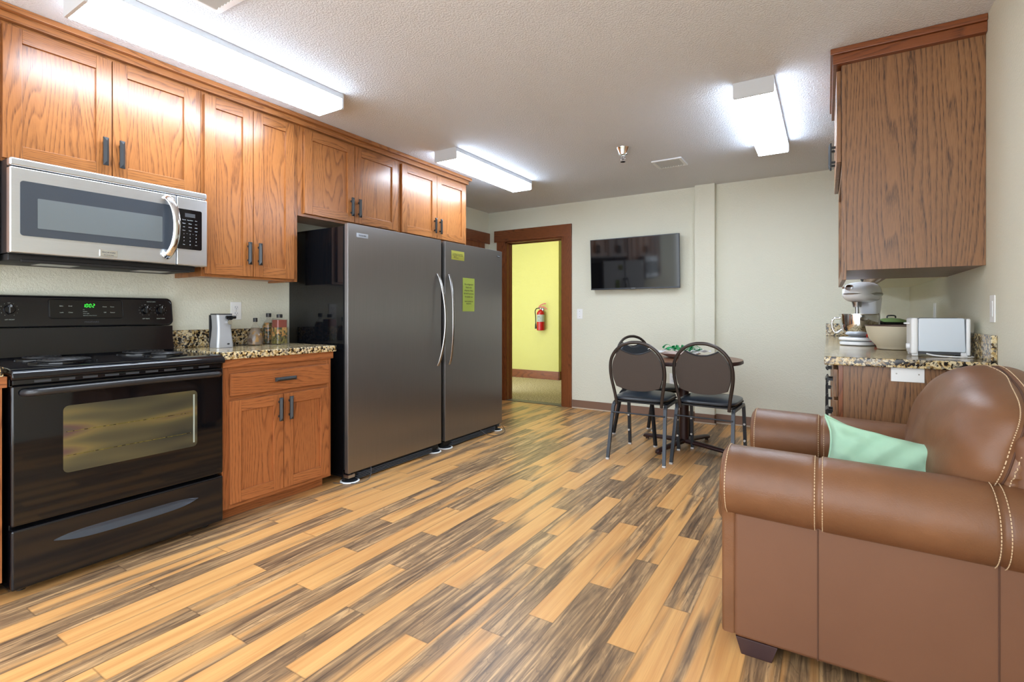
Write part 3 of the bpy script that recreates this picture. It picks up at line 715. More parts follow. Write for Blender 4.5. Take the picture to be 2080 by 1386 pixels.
    for a, b, w in ((-0.105, 0.014, 'Bake'), (-0.070, 0.014, 'Broil'), (-0.105, -0.018, 'Lock'), (-0.070, -0.018, 'Clean'), (0.072, 0.012, 'Clock'), (0.105, 0.012, 'Timer'), (0.072, -0.018, 'Off'), (0.105, -0.018, 'Cancel')):
        g.text(w, 0.0075, FP(1.045, 1.143, 0.0031) @ Matrix.Translation((a, b, 0)))
    for i, w in enumerate(('On', 'Preheat', 'Oven Light', 'Electronic Oven Control')): g.text(w, 0.0055, FP(1.045, 1.143, 0.0031) @ Matrix.Translation((-0.02, -0.004-0.010*i, 0)), align='LEFT')
    g.build('button_legend', 'label_grey', dp)
    g = G()
    for ky, big in ((0.668, 0), (0.752, 0), (1.305, 1), (1.378, 1)):
        M = FP(ky, 1.138)
        k = G().lathe([(0.021, 0), (0.020, 0.010), (0.017, 0.014), (0, 0.015)], (0, 0, 0), 28, mat=M).box((-0.006, -0.021, 0.008), (0.006, 0.021, 0.026), 'y', 0.004, mat=M @ Matrix.Rotation(radians(0), 4, 'Z')).build('knob', 'black_gloss', cp)
        G().box((-0.0008, 0.008, 0.0262), (0.0008, 0.020, 0.0266), mat=M).build('pointer', 'ink_light', k)
        for i in range(11):
            a = radians(-150+30*i)+pi/2
            g.text('OFF' if i == 5 else str(i if i < 5 else i-1), 0.0052, M @ Matrix.Translation((0.031*cos(a), 0.031*sin(a), 0.0)), 0.0002)
        if big: g.text('LEFT REAR' if ky < 1.35 else 'RIGHT REAR', 0.0075, FP(ky, 1.091), 0.0003)
        else: g.text('LEFT FRONT', 0.006, FP(ky, 1.091), 0.0003)
    g.text('SURFACE UNITS', 0.006, FP(0.70, 1.185), 0.0002).text('SURFACE UNITS', 0.006, FP(1.335, 1.185), 0.0002)
    g.build('panel_legend', 'label_grey', cp)
    G().text('FRIGIDAIRE', 0.012, FP(1.06, 1.076), 0.0003).build('brand_lettering', 'dark_grey', cp)
    # vent trim under the cooktop
    g = G().box((XF-0.045, y0+0.006, 0.838), (XF-0.008, y1-0.006, 0.857), 'y', 0.002)
    vt = g.build('vent_trim', 'black_enamel', t)
    for i in range(9):
        ys = y0+0.07+0.078*i; G().box((XF-0.0078, ys, 0.843), (XF-0.0068, ys+0.052, 0.852)).build('vent_slot', 'dark_grey', vt)
    # oven door
    d = G().box((XF-0.043, y0, 0.282), (XF, y1, 0.836), 'y', 0.010, 3).build('oven_door', 'black_gloss', t)
    def rr(a0, a1, b0, b1, r, n=6):
        o = []
        for cx, cy, s in ((a1-r, b1-r, 0), (a0+r, b1-r, 1), (a0+r, b0+r, 2), (a1-r, b0+r, 3)):
            for k in range(n+1): q = pi/2*(s+k/n); o.append((cx+r*cos(q), cy+r*sin(q)))
        return o
    w = G().prism(rr(0.790, 1.315, 0.455, 0.735, 0.02), 'x', XF+0.0002, XF+0.0012).build('oven_window', 'oven_window', d)
    g = G()
    for zz in (0.525, 0.625): g.box((XF+0.0013, 0.80, zz), (XF+0.0018, 1.285, zz+0.0022), 'y')
    g.build('rack_lines', 'fill_olives', w)
    G().box((XF+0.0013, 1.296, 0.475), (XF+0.0018, 1.303, 0.715)).build('inner_edge', 'label_grey', w)
    g = G().tube(smooth([(XF+0.004, 0.668, 0.806), (XF+0.038, 0.682, 0.808), (XF+0.052, 0.74, 0.81), (XF+0.056, 1.04, 0.812), (XF+0.052, 1.34, 0.81), (XF+0.038, 1.398, 0.808), (XF+0.004, 1.412, 0.806)], 8), 0.0145, 14)
    g.build('handle', 'black_satin', d)
    # storage drawer with recessed scoop grip, face tilted up to catch ceiling light
    dr = G().box((XF-0.043, y0, 0.032), (XF, y1, 0.270), 'y', 0.010, 3).build('drawer', 'black_enamel', t)
    pts = [(0.76+0.56*i/24, 0) for i in range(25)]
    poly = []
    for yy, _ in pts:
        u = (yy-0.76)/0.56; poly.append((yy, 0.190+0.016*(max(0, 1-(2*u-1)**6))))
    for yy, _ in reversed(pts):
        u = (yy-0.76)/0.56; poly.append((yy, 0.190-0.022*(max(0, 1-(2*u-1)**4))-0.001))
    n = 25; up = poly[:n]; lowr = poly[n:][::-1]
    tb = bmesh.new(); rows = []
    for (yy, zu), (_, zl) in zip(up, lowr):
        zl = min(zl, zu-0.001); h = zu-zl
        rows.append([tb.verts.new(q) for q in ((XF+0.0004, yy, zu), (XF+0.0015, yy, zu-0.10*h), (XF+0.0025, yy, zl+0.55*h), (XF+0.0120*min(1, h/0.03), yy, zl+0.08*h), (XF+0.0130*min(1, h/0.03), yy, zl), (XF+0.0004, yy, zl-0.002))])
    for i in range(n-1):
        for k in range(5): tb.faces.new((rows[i][k], rows[i+1][k], rows[i+1][k+1], rows[i][k+1]))
    G().add(tb).build('grip', 'grip_highlight', dr, ang=60)
stove()

# ================================================================== REFRIGERATORS
def rrect(a0, a1, b0, b1, r, n=6):
    o = []
    for cx, cy, s in ((a1-r, b1-r, 0), (a0+r, b1-r, 1), (a0+r, b0+r, 2), (a1-r, b0+r, 3)):
        for k in range(n+1): q = pi/2*(s+k/n); o.append((cx+r*cos(q), cy+r*sin(q)))
    return o
def fridge(y0, y1, hinge, label, badge):
    t = thing('refrigerator', (-2.97, (y0+y1)/2, 0), label, 'refrigerator', 'twin stainless refrigerators')
    XF = -2.658
    G().box((LX+0.008, y0+0.004, 0.034), (XF-0.052, y1-0.004, 1.700), 'z', 0.004).build('cabinet_body', 'black_gloss', t)
    G().box((XF-0.0515, y0+0.010, 0.085), (XF-0.036, y1-0.010, 1.700), 'z').build('door_gasket', 'black_matte', t)
    d = G().prism(rrect(y0, y1, 0.066, 1.716, 0.006, 3), 'x', XF-0.0355, XF, 'z', 0.006).build('door', 'steel_fridge', t)
    hy = y1-0.040 if hinge == 'left' else y0+0.040
    sg = 1 if hinge == 'left' else -1
    pts = [(XF+0.004, hy-0.010*sg, 1.440), (XF+0.022, hy-0.006*sg, 1.400), (XF+0.046, hy+0.003*sg, 1.30), (XF+0.062, hy+0.011*sg, 1.18), (XF+0.066, hy+0.014*sg, 1.07), (XF+0.062, hy+0.011*sg, 0.96), (XF+0.046, hy+0.003*sg, 0.84), (XF+0.022, hy-0.006*sg, 0.74), (XF+0.004, hy-0.010*sg, 0.700)]
    G().sweep(smooth(pts, 6), [(0.0135*cos(2*pi*k/12), 0.010*sin(2*pi*k/12)) for k in range(12)], ref=(1, 0, 0)).build('handle', 'handle_metal', d)
    b = G().box((XF+0.0002, badge[0], badge[1]), (XF+0.003, badge[2], badge[3]), 'y', 0.001).build('badge', badge[4], d)
    G().text('FRIGIDAIRE', 0.013 if badge[2]-badge[0] > 0.07 else 0.0085, FX(XF+0.0033, (badge[0]+badge[2])/2, (badge[1]+badge[3])/2)).build('badge_lettering', 'dark_grey' if badge[4] == 'satin_metal' else 'ink_light', b)
    # toe grille
    gr = G().box((XF-0.06, y0+0.010, 0.032), (XF-0.028, y1-0.010, 0.058), 'y').box((XF-0.06, y0+0.010, 0.012), (XF-0.045, y1-0.010, 0.034), 'y').build('toe_grille', 'black_matte', t)
    for i in range(4): G().box((XF-0.0445, y0+0.10, 0.012+0.0105*i), (XF-0.010, y1-0.10, 0.0155+0.0105*i), 'y', 0.001).build('grille_bar', 'grille_grey', gr)
    hx = y0+0.012 if hinge == 'left' else y1-0.012-0.05
    G().box((XF-0.05, hx-(0.01 if hinge == 'left' else -0.01), 0.036), (XF+0.001, hx+0.045, 0.0585), 'y', 0.003).box((XF-0.03, hx+0.01*(1 if hinge == 'left' else 3), 0.050), (XF-0.012, hx+0.02*(1 if hinge == 'left' else 2), 0.062)).build('hinge', 'satin_metal', t)
    for yy in (y0+0.05, y1-0.05):
        for xx in (XF-0.085, LX+0.08): G().cyl((xx, yy, 0.0095), (xx, yy, 0.036), 0.022).build('foot', 'black_matte', t)
    return t
f1 = fridge(2.232, 3.176, 'left', 'left-hand stainless refrigerator, its black side toward the granite counter', (2.300, 1.628, 2.400, 1.658, 'satin_metal'))
f2 = fridge(3.222, 4.078, 'right', 'right-hand stainless refrigerator with two yellow notices taped to its door', (3.985, 1.655, 4.035, 1.672, 'black_satin'))
# sliders under the front feet
for i, (yy, lb) in enumerate(((2.282, 'at the left front foot of the left-hand refrigerator'), (3.126, 'at the right front foot of the left-hand refrigerator'), (3.272, 'at the left front foot of the right-hand refrigerator'), (4.028, 'at the right front foot of the right-hand refrigerator'))):
    xx = -2.700
    t = thing('furniture_slider', (xx, yy, 0), 'round white and black furniture slider '+lb, 'slider', 'furniture sliders')
    G().lathe([(0.060, 0), (0.0635, 0.002), (0.0635, 0.006), (0.058, 0.0085), (0.052, 0.0085), (0.052, 0.004), (0, 0.004)], (xx, yy, 0.0002), 36).build('rim', 'white_plastic', t)
    G().lathe([(0.0515, 0.0045), (0.0515, 0.0088), (0, 0.0088)], (xx, yy, 0.0002), 36).build('pad', 'felt_black', t)
tag(G().tube(smooth([(-2.665, 2.43, 0.075), (-2.625, 2.40, 0.045), (-2.60, 2.35, 0.012), (-2.615, 2.28, 0.004), (-2.66, 2.24, 0.004), (-2.72, 2.21, 0.004), (-2.76, 2.195, 0.004)], 8), 0.0022, 6).build('thin_cord', 'dark_grey'), 'thin grey cord hanging below the left-hand refrigerator onto the floor', 'cord')
tag(G().tube(smooth([(-2.665, 3.72, 0.07), (-2.61, 3.74, 0.03), (-2.575, 3.82, 0.003), (-2.56, 3.92, 0.003), (-2.585, 4.01, 0.003), (-2.62, 4.06, 0.012), (-2.66, 4.085, 0.035)], 8), 0.0022, 6).build('thin_cord', 'dark_grey'), 'thin grey cord looping on the floor below the right-hand refrigerator', 'cord')
# taped notices
def notice(y0, y1, z0, z1, mat, lines, label, sh=0.0, tape=True):
    t = thing('paper_notice', (-2.657, (y0+y1)/2, z0), label, 'paper notice', 'notices on the refrigerator')
    g = G(); tb = bmesh.new(); n = 10; X = -2.6572
    vs = [[tb.verts.new((X+0.0012+0.0022*sin(i/n*pi)*abs(2*j-1)*0.6, (y0 if j == 0 else y1)+sh*(i/n), z0+(z1-z0)*i/n)) for i in range(n+1)] for j in (0, 1)]
    for i in range(n): tb.faces.new((vs[0][i], vs[1][i], vs[1][i+1], vs[0][i+1]))
    r = bmesh.ops.solidify(tb, geom=tb.faces[:], thickness=0.0006)
    g.add(tb, 'z'); g.build('sheet', mat, t)
    g = G()
    for (txt, dy, dz, sz) in lines: g.text(txt, sz, FX(X+0.0042, (y0+y1)/2+dy, z1+dz), 0.0002)
    g.build('lettering', 'ink', t)
notice(3.300, 3.475, 1.572, 1.648, 'note_yellow', [('For refrigerated items only. Please', -0.005, -0.026, 0.0098), ('label food with your name and date.', -0.005, -0.037, 0.0098), ('Items left', -0.042, -0.048, 0.0098), ('will be thrown out', -0.03, -0.059, 0.0085)], 'small yellow notice near the top of the right-hand refrigerator door')
notice(3.452, 3.622, 1.138, 1.428, 'note_green', [('Dry refrigerated', 0.0, -0.055, 0.0185), ('food in the', 0.0, -0.082, 0.0185), ('refrigerator. Please', 0.0, -0.109, 0.0165), ('DO NOT be thrown', 0.0, -0.136, 0.0165), ('for another use', 0.0, -0.163, 0.0175), ('THIS IS CLEANED BY', 0.0, -0.205, 0.0135), ('RESIDENTS', 0.0, -0.224, 0.0145)], 'tall yellow-green notice beside the handle of the right-hand refrigerator', 0.003)

# ================================================================== THINGS ON THE LEFT COUNTER
CT = 0.915
def can_opener():
    x, y = -3.10, 1.655
    t = thing('can_opener', (x, y, CT), 'silver electric can opener with black top standing on granite by the stove', 'can opener')
    g = G(); tb = bmesh.new(); rings = []
    for z, wy, wx in ((0.0, 0.050, 0.048), (0.02, 0.0495, 0.048), (0.07, 0.0445, 0.044), (0.12, 0.042, 0.041), (0.16, 0.044, 0.040), (0.196, 0.047, 0.040)):
        rings.append([tb.verts.new((x+a, y+b, CT+0.0005+z)) for a, b in rrect(-wx, wx, -wy, wy, 0.016, 5)])
    for i in range(len(rings)-1):
        m = len(rings[0])
        for j in range(m): tb.faces.new((rings[i][j], rings[i][(j+1) % m], rings[i+1][(j+1) % m], rings[i+1][j]))
    tb.faces.new(rings[0][::-1]); tb.faces.new(rings[-1]); g.add(tb); g.build('body', 'silver_paint', t)
    G().prism(rrect(x-0.046, x+0.041, y-0.049, y+0.049, 0.017, 5), 'z', CT+0.197, CT+0.204, bev=0.002).build('lid', 'black_satin', t)
    g = G().box((x+0.040, y-0.002, CT+0.172), (x+0.058, y+0.060, CT+0.192), 'y', 0.006).cyl((x+0.040, y+0.02, CT+0.178), (x+0.066, y+0.02, CT+0.178), 0.013)
    g.build('lever', 'black_gloss', t)
    G().cyl((x+0.040, y+0.022, CT+0.152), (x+0.052, y+0.022, CT+0.152), 0.014).build('cutting_wheel', 'chrome', t)
    G().box((x-0.058, y-0.046, CT+0.001), (x-0.046, y+0.046, CT+0.196), 'z', 0.004).build('back_shell', 'black_satin', t)
    G().lathe([(0.008, 0), (0.008, 0.001), (0, 0.001)], (0, 0, 0), 20, mat=FX(x+0.0475, y+0.015, CT+0.022) @ Matrix.Scale(0.6, 4, (0, 1, 0))).build('logo', 'black_satin', t)
can_opener()
tag(G().tube(smooth([(-3.155, 1.70, CT+0.015), (-3.18, 1.78, CT+0.004), (-3.17, 1.86, CT+0.004), (-3.21, 1.92, CT+0.004), (-3.27, 1.93, CT+0.004)], 8), 0.003, 6).build('power_cord', 'black_matte'), 'black power cord behind the can opener on the granite', 'cord')
def bottle(x, y, body, label, fills, neck=(0.012, 0.165, 0.19), sq=None, h=0.15):
    t = thing('infused_bottle', (x, y, CT), label, 'bottle', 'decorative food bottles')
    G().lathe(body, (x, y, CT+0.0005), 28, sq=sq).build('glass', 'glass_bottle', t)
    for prof, m in fills: G().lathe(prof, (x, y, CT+0.0005), 24, sq=sq).build('contents', m, t)
    r, z0, z1 = neck
    G().lathe([(r, z0), (r+0.001, z0+0.004), (r+0.001, z1-0.002), (r-0.001, z1), (0, z1)], (x, y, CT+0.0005), 24).build('cap', 'black_satin', t)
bottle(-3.13, 1.885, [(0.048, 0), (0.053, 0.006), (0.052, 0.03), (0.042, 0.075), (0.026, 0.115), (0.012, 0.135), (0.011, 0.155)], 'cone-shaped bottle of dried herbs, front left of the bottle group', [([(0.044, 0.004), (0.049, 0.03), (0.039, 0.074), (0.022, 0.112), (0, 0.114)], 'fill_herbs')], (0.012, 0.150, 0.176))
bottle(-3.215, 2.03, [(0.036, 0), (0.040, 0.006), (0.040, 0.12), (0.030, 0.145), (0.013, 0.165), (0.013, 0.185)], 'tall bottle of orange pickles behind the red-topped bottle', [([(0.036, 0.004), (0.036, 0.12), (0.026, 0.142), (0, 0.143)], 'fill_peppers')], (0.0155, 0.180, 0.206))
bottle(-3.10, 2.035, [(0.041, 0), (0.044, 0.005), (0.044, 0.115), (0.041, 0.12), (0.041, 0.165), (0.036, 0.172), (0.014, 0.174), (0.014, 0.18)], 'square bottle layered with olives, peppers and red sauce', [([(0.040, 0.004), (0.040, 0.052), (0, 0.052)], 'fill_olives'), ([(0.040, 0.0525), (0.040, 0.112), (0, 0.112)], 'fill_peppers'), ([(0.037, 0.1125), (0.037, 0.162), (0, 0.166)], 'fill_red')], (0.0175, 0.176, 0.199), sq=5)

# ================================================================== WALL PLATES
def outlet(face, x, y, z, label, grp='electrical outlets'):
    t = thing('wall_outlet', (x, y, z), label, 'outlet', grp)
    M = (FX if face == 'x' else FY)(x, y, z)
    p = G().box((-0.036, -0.058, 0.0003), (0.036, 0.058, 0.006), bev=0.003, mat=M).build('plate', 'switch_white', t)
    for s in (-1, 1):
        r = G().prism(rrect(-0.017, 0.017, s*0.020-0.0145, s*0.020+0.0145, 0.011, 5), 'z', 0.0061, 0.0078, mat=M).build('receptacle', 'white_plastic', t)
        g = G().box((-0.0075, s*0.020+0.001, 0.0079), (-0.0055, s*0.020+0.009, 0.0083), mat=M).box((0.0055, s*0.020+0.001, 0.0079), (0.0075, s*0.020+0.008, 0.0083), mat=M).cyl(M @ Vector((0, s*0.020-0.007, 0.0079)), M @ Vector((0, s*0.020-0.007, 0.0083)), 0.0025, seg=10)
        g.build('slots', 'slot_dark', r)
    G().cyl(M @ Vector((0, 0, 0.006)), M @ Vector((0, 0, 0.0068)), 0.003, seg=12).build('screw', 'screw', t)
outlet('x', LX, 1.853, 1.137, 'white duplex outlet on the kitchen wall between can opener and bottles')
outlet('y', -1.395, BY, 0.421, 'white duplex outlet low on the back wall behind the two chairs')
def switch(M, loc, label, name='light_switch', toggle=True):
    t = thing(name, loc, label, 'light switch')
    G().box((-0.036, -0.058, 0.0003), (0.036, 0.058, 0.006), bev=0.003, mat=M).build('plate', 'switch_white', t)
    if toggle:
        G().box((-0.005, -0.012, 0.0061), (0.005, 0.012, 0.0085), mat=M).box((-0.004, -0.002, 0.0085), (0.004, 0.008, 0.019), bev=0.002, mat=M).build('toggle', 'white_plastic', t)
        g = G()
        for s in (-0.03, 0.03): g.cyl(M @ Vector((0, s, 0.006)), M @ Vector((0, s, 0.0068)), 0.003, seg=12)
        g.build('screws', 'slot_dark', t)
    else:
        G().box((-0.016, -0.033, 0.0061), (0.016, 0.033, 0.009), bev=0.0015, mat=M).build('paddle', 'white_plastic', t)
switch(FY(-2.476, BY, 1.114), (-2.476, BY, 1.114), 'white toggle light switch between the door casing and the television')
def FXN(x, y, z): return Matrix.Translation((x, y, z)) @ Matrix(((0, 0, -1, 0), (-1, 0, 0, 0), (0, 1, 0, 0), (0, 0, 0, 1)))
switch(FXN(RX, 2.90, 1.14), (RX, 2.90, 1.14), 'white rocker switch on the right wall past the countertop end', toggle=False)
switch(FXN(RX, 4.26, 1.13), (RX, 4.26, 1.13), 'white rocker switch on the right wall above the toaster', toggle=False)

# ================================================================== TELEVISION
def tv():
    x0, x1, z0, z1 = -2.298, -1.303, 1.392, 1.962; yf = BY-0.085
    t = thing('television', ((x0+x1)/2, BY, z0), 'black flat-screen television mounted on the back wall', 'television')
    G().box((x0, yf, z0), (x1, yf+0.028, z1), 'x', 0.003).build('bezel', 'tv_bezel', t)
    G().box((x0+0.10, yf+0.0281, z0+0.06), (x1-0.10, yf+0.052, z1-0.12), 'x', 0.006).build('rear_housing', 'black_matte', t)
    G().box((x0+0.32, yf+0.0522, z0+0.12), (x1-0.32, BY-0.0005, z1-0.14), 'x').build('wall_bracket', 'black_matte', t)
    G().box((x0+0.008, yf-0.0012, z0+0.017), (x1-0.008, yf-0.0001, z1-0.008), 'x').build('screen', 'tv_screen', t)
    b = G().box((x0, yf-0.004, z0), (x1, yf-0.0002, z0+0.014), 'x', 0.0015).build('lower_trim', 'tv_bezel', t)
    G().box(((x0+x1)/2-0.035, yf-0.0052, z0-0.003), ((x0+x1)/2+0.035, yf-0.0041, z0+0.006)).build('logo_plate', 'black_satin', t)
    G().text('SAMSUNG', 0.011, FY((x0+x1)/2, yf-0.0055, z0+0.009), 0.0002).build('logo', 'ink_light', b)
tv()
bpy.data.objects['television'].rotation_euler = (radians(3.0), 0, 0)

# ================================================================== FIRE EXTINGUISHER
def extinguisher():
    x, y, zb = -4.125, HY-0.075, 0.83
    t = thing('fire_extinguisher', (x, HY, zb), 'red fire extinguisher hanging on the yellow-lit hall wall', 'fire extinguisher')
    G().lathe([(0.050, 0), (0.062, 0.004), (0.066, 0.014), (0.066, 0.28), (0.060, 0.31), (0.042, 0.335), (0.022, 0.348), (0.020, 0.36), (0, 0.36)], (x, y, zb), 32).build('cylinder', 'red_paint', t)
    l = G().lathe([(0.0664, 0.15), (0.0668, 0.151), (0.0668, 0.269), (0.0664, 0.27)], (x, y, zb), 32).build('label', 'label_grey', t)
    M = FY(x, y-0.0672, zb+0.235)
    G().text('FIRE', 0.026, M, 0.0003).text('EXTINGUISHER', 0.011, FY(x, y-0.0672, zb+0.212), 0.0003).text('ABC', 0.022, FY(x, y-0.0672, zb+0.178), 0.0003).build('label_lettering', 'black_satin', l)
    G().cyl((x, y, zb+0.36), (x, y, zb+0.385), 0.017).build('valve', 'satin_metal', t)
    h = G()
    h.sweep(smooth([(x-0.05, y, zb+0.385), (x+0.0, y, zb+0.40), (x+0.06, y, zb+0.398), (x+0.12, y, zb+0.362)], 5), [(-0.008, -0.004), (0.008, -0.004), (0.008, 0.004), (-0.008, 0.004)], ref=(0, 1, 0))
    h.build('carry_handle', 'red_paint', t)
    G().sweep(smooth([(x-0.03, y, zb+0.41), (x+0.02, y, zb+0.44), (x+0.08, y, zb+0.458), (x+0.10, y, zb+0.452)], 5), [(-0.007, -0.003), (0.007, -0.003), (0.007, 0.003), (-0.007, 0.003)], ref=(0, 1, 0)).build('squeeze_lever', 'red_paint', t)
    G().tube(smooth([(x-0.015, y, zb+0.375), (x-0.07, y-0.01, zb+0.375), (x-0.098, y-0.015, zb+0.33), (x-0.088, y-0.02, zb+0.26), (x-0.084, y-0.02, zb+0.17), (x-0.084, y-0.02, zb+0.12)], 6), 0.008, 8).build('hose', 'black_matte', t)
    G().lathe([(0.010, 0.09), (0.014, 0.04), (0.016, 0.0), (0, 0.0)], (x-0.084, y-0.02, zb+0.03), 14).build('nozzle', 'black_matte', t)
    G().tube([(x+0.0, y-0.02, zb+0.385), (x-0.02, y-0.032, zb+0.40), (x-0.03, y-0.035, zb+0.385), (x-0.015, y-0.03, zb+0.372)], 0.002, 6, closed=True).build('pull_pin', 'satin_metal', t)
    G().box((x-0.02, y+0.066, zb+0.20), (x+0.02, HY-0.0005, zb+0.38), 'z').build('wall_bracket', 'satin_metal', t)
extinguisher()

# ================================================================== RIGHT SIDE: BASE CABINET, COUNTER, WALL CABINETS
def right_base():
    XF = 0.025
    t = thing('base_cabinet', (0.3, 4.1, 0), 'brown oak base cabinet along the right wall behind the armchair', 'cabinet')
    G().box((XF+0.04, 2.872, 0.0), (RX-0.001, 2.89, 0.875), 'z').build('side_panel', 'oak_brown', t)
    G().box((XF+0.021, 2.868, 0.0), (XF+0.0395, 2.89, 0.875), 'z', 0.001).build('corner_stile', 'oak_red', t)
    G().box((XF+0.04, 2.8905, 0.09), (RX-0.001, BY-0.001, 0.10)).box((XF+0.021, 2.8905, 0.09), (XF+0.0395, BY-0.001, 0.875), 'z').box((XF+0.09, 2.8905, 0), (XF+0.11, BY-0.001, 0.089)).build('carcass', 'oak_brown', t)
    ys = [2.90, 3.46, 4.03, 4.60, 5.18]
    zs = [(0.11, 0.34), (0.355, 0.53), (0.545, 0.70), (0.715, 0.85)]
    for i in range(4):
        if i == 0:
            for a, b in zs:
                d = G().box((XF, ys[i]+0.004, a), (XF+0.0205, ys[i+1]-0.004, b), 'y', 0.003).build('drawer', 'oak_brown', t)
                pull(d, (XF, ys[i]+0.20, (a+b)/2), 'y', -1)
        else:
            d = G().box((XF, ys[i]+0.004, zs[3][0]), (XF+0.0205, ys[i+1]-0.004, zs[3][1]), 'y', 0.003).build('drawer', 'oak_brown', t)
            pull(d, (XF, (ys[i]+ys[i+1])/2, 0.78), 'y', -1)
            shaker(t, XF, ys[i]+0.004, ys[i+1]-0.004, 0.11, 0.70, 'oak_brown', -1, pull_at=(ys[i]+0.05, 0.58, 'z'))
right_base()
t = thing('countertop', (0.3, 4.1, 0.876), 'speckled granite countertop on the right wall carrying the mixer and toaster', 'countertop')
G().box((-0.012, 2.835, 0.8755), (RX-0.001, BY-0.001, 0.915), 'y', 0.005).build('slab', 'granite', t)
G().box((RX-0.021, 2.84, 0.9155), (RX-0.001, BY-0.022, 1.028), 'y', 0.002).box((-0.010, BY-0.021, 0.9155), (RX-0.001, BY-0.001, 1.028), 'x', 0.002).build('backsplash', 'granite', t)
# blank plate on the cabinet end
t = thing('blank_wall_plate', (0.307, 2.872, 0.856), 'white blank plate with two screws on the side of the brown base cabinet', 'wall plate')
M = FY(0.307, 2.872, 0.847)
G().box((-0.060, -0.036, 0.0003), (0.060, 0.036, 0.006), bev=0.002, mat=M).build('plate', 'switch_white', t)
for s in (-0.040, 0.040): G().cyl(M @ Vector((s, 0, 0.006)), M @ Vector((s, 0, 0.0072)), 0.0032, seg=12).build('screw', 'screw', t)
def right_wall_cabs():
    XF = 0.070; ya, yb = 3.02, 3.86
    t = thing('wall_cabinet', (0.35, ya, 1.34), 'deep brown oak wall cabinet with plain side panel above the mixer', 'cabinet')
    G().box((XF+0.012, ya, 1.335), (RX-0.001, ya+0.018, 2.362), 'z').build('side_panel', 'oak_brown', t)
    G().box((XF-0.008, ya-0.002, 1.288), (XF+0.0115, ya+0.042, 2.362), 'z', 0.001).box((XF-0.008, yb-0.042, 1.288), (XF+0.0115, yb, 2.362), 'z', 0.001).box((XF-0.008, ya+0.042, 1.288), (XF+0.0115, yb-0.042, 1.334), 'y', 0.001).box((XF-0.008, ya+0.042, 1.83), (XF+0.0115, yb-0.042, 1.88), 'y').build('face_frame', 'oak_brown', t)
    G().box((XF+0.012, ya+0.0185, 1.336), (RX-0.001, yb-0.0185, 1.352)).build('bottom_panel', 'cabinet_under', t)
    G().box((XF+0.012, yb-0.018, 1.335), (RX-0.001, yb, 2.362), 'z').box((XF+0.012, ya+0.0185, 1.85), (RX-0.001, yb-0.0185, 1.87)).box((RX-0.02, ya+0.0185, 1.353), (RX-0.001, yb-0.0185, 1.849)).build('carcass', 'oak_brown', t)
    for a, b, py in ((ya+0.018, 3.437, 3.40), (3.442, yb-0.015, 3.478)):
        shaker(t, XF-0.030, a, b, 1.885, 2.345, 'oak_brown', -1, pull_at=(py, 2.02, 'z'))
    t2 = thing('wall_cabinet', (0.45, 4.6, 1.34), 'shallow wall cabinet with cream underside beyond the deep brown cabinet', 'cabinet')
    y2, y3, X2 = yb+0.001, BY-0.001, 0.29
    G().box((X2+0.02, y2, 1.352), (RX-0.001, y3, 2.362), 'z').build('carcass', 'oak_brown', t2)
    G().box((X2+0.02, y2, 1.345), (RX-0.001, y3, 1.3515)).build('underside', 'cream_melamine', t2)
    G().box((X2, y2, 1.336), (X2+0.0195, y3, 2.362), 'z').build('face_frame', 'oak_brown', t2)
    for i in range(4):
        a = y2+0.02+0.395*i; shaker(t2, X2-0.0205, a, a+0.385, 1.350, 2.345, 'oak_brown', -1, pull_at=(a+(0.35 if i % 2 == 0 else 0.035), 1.45, 'z'))
    g = G()
    g.box((XF-0.046, ya-0.030, 2.3625), (RX-0.001, yb+0.0, 2.408), 'x', 0.003).box((XF-0.056, ya-0.042, 2.4085), (RX-0.001, yb+0.0, CZ-0.001), 'x', 0.004)
    g.box((X2-0.03, yb+0.001, 2.3625), (RX-0.001, BY-0.001, CZ-0.001), 'y', 0.003)
    tag(g.build('crown_moulding', 'oak_red'), 'reddish oak crown moulding on top of the right-hand wall cabinets', 'moulding')
right_wall_cabs()

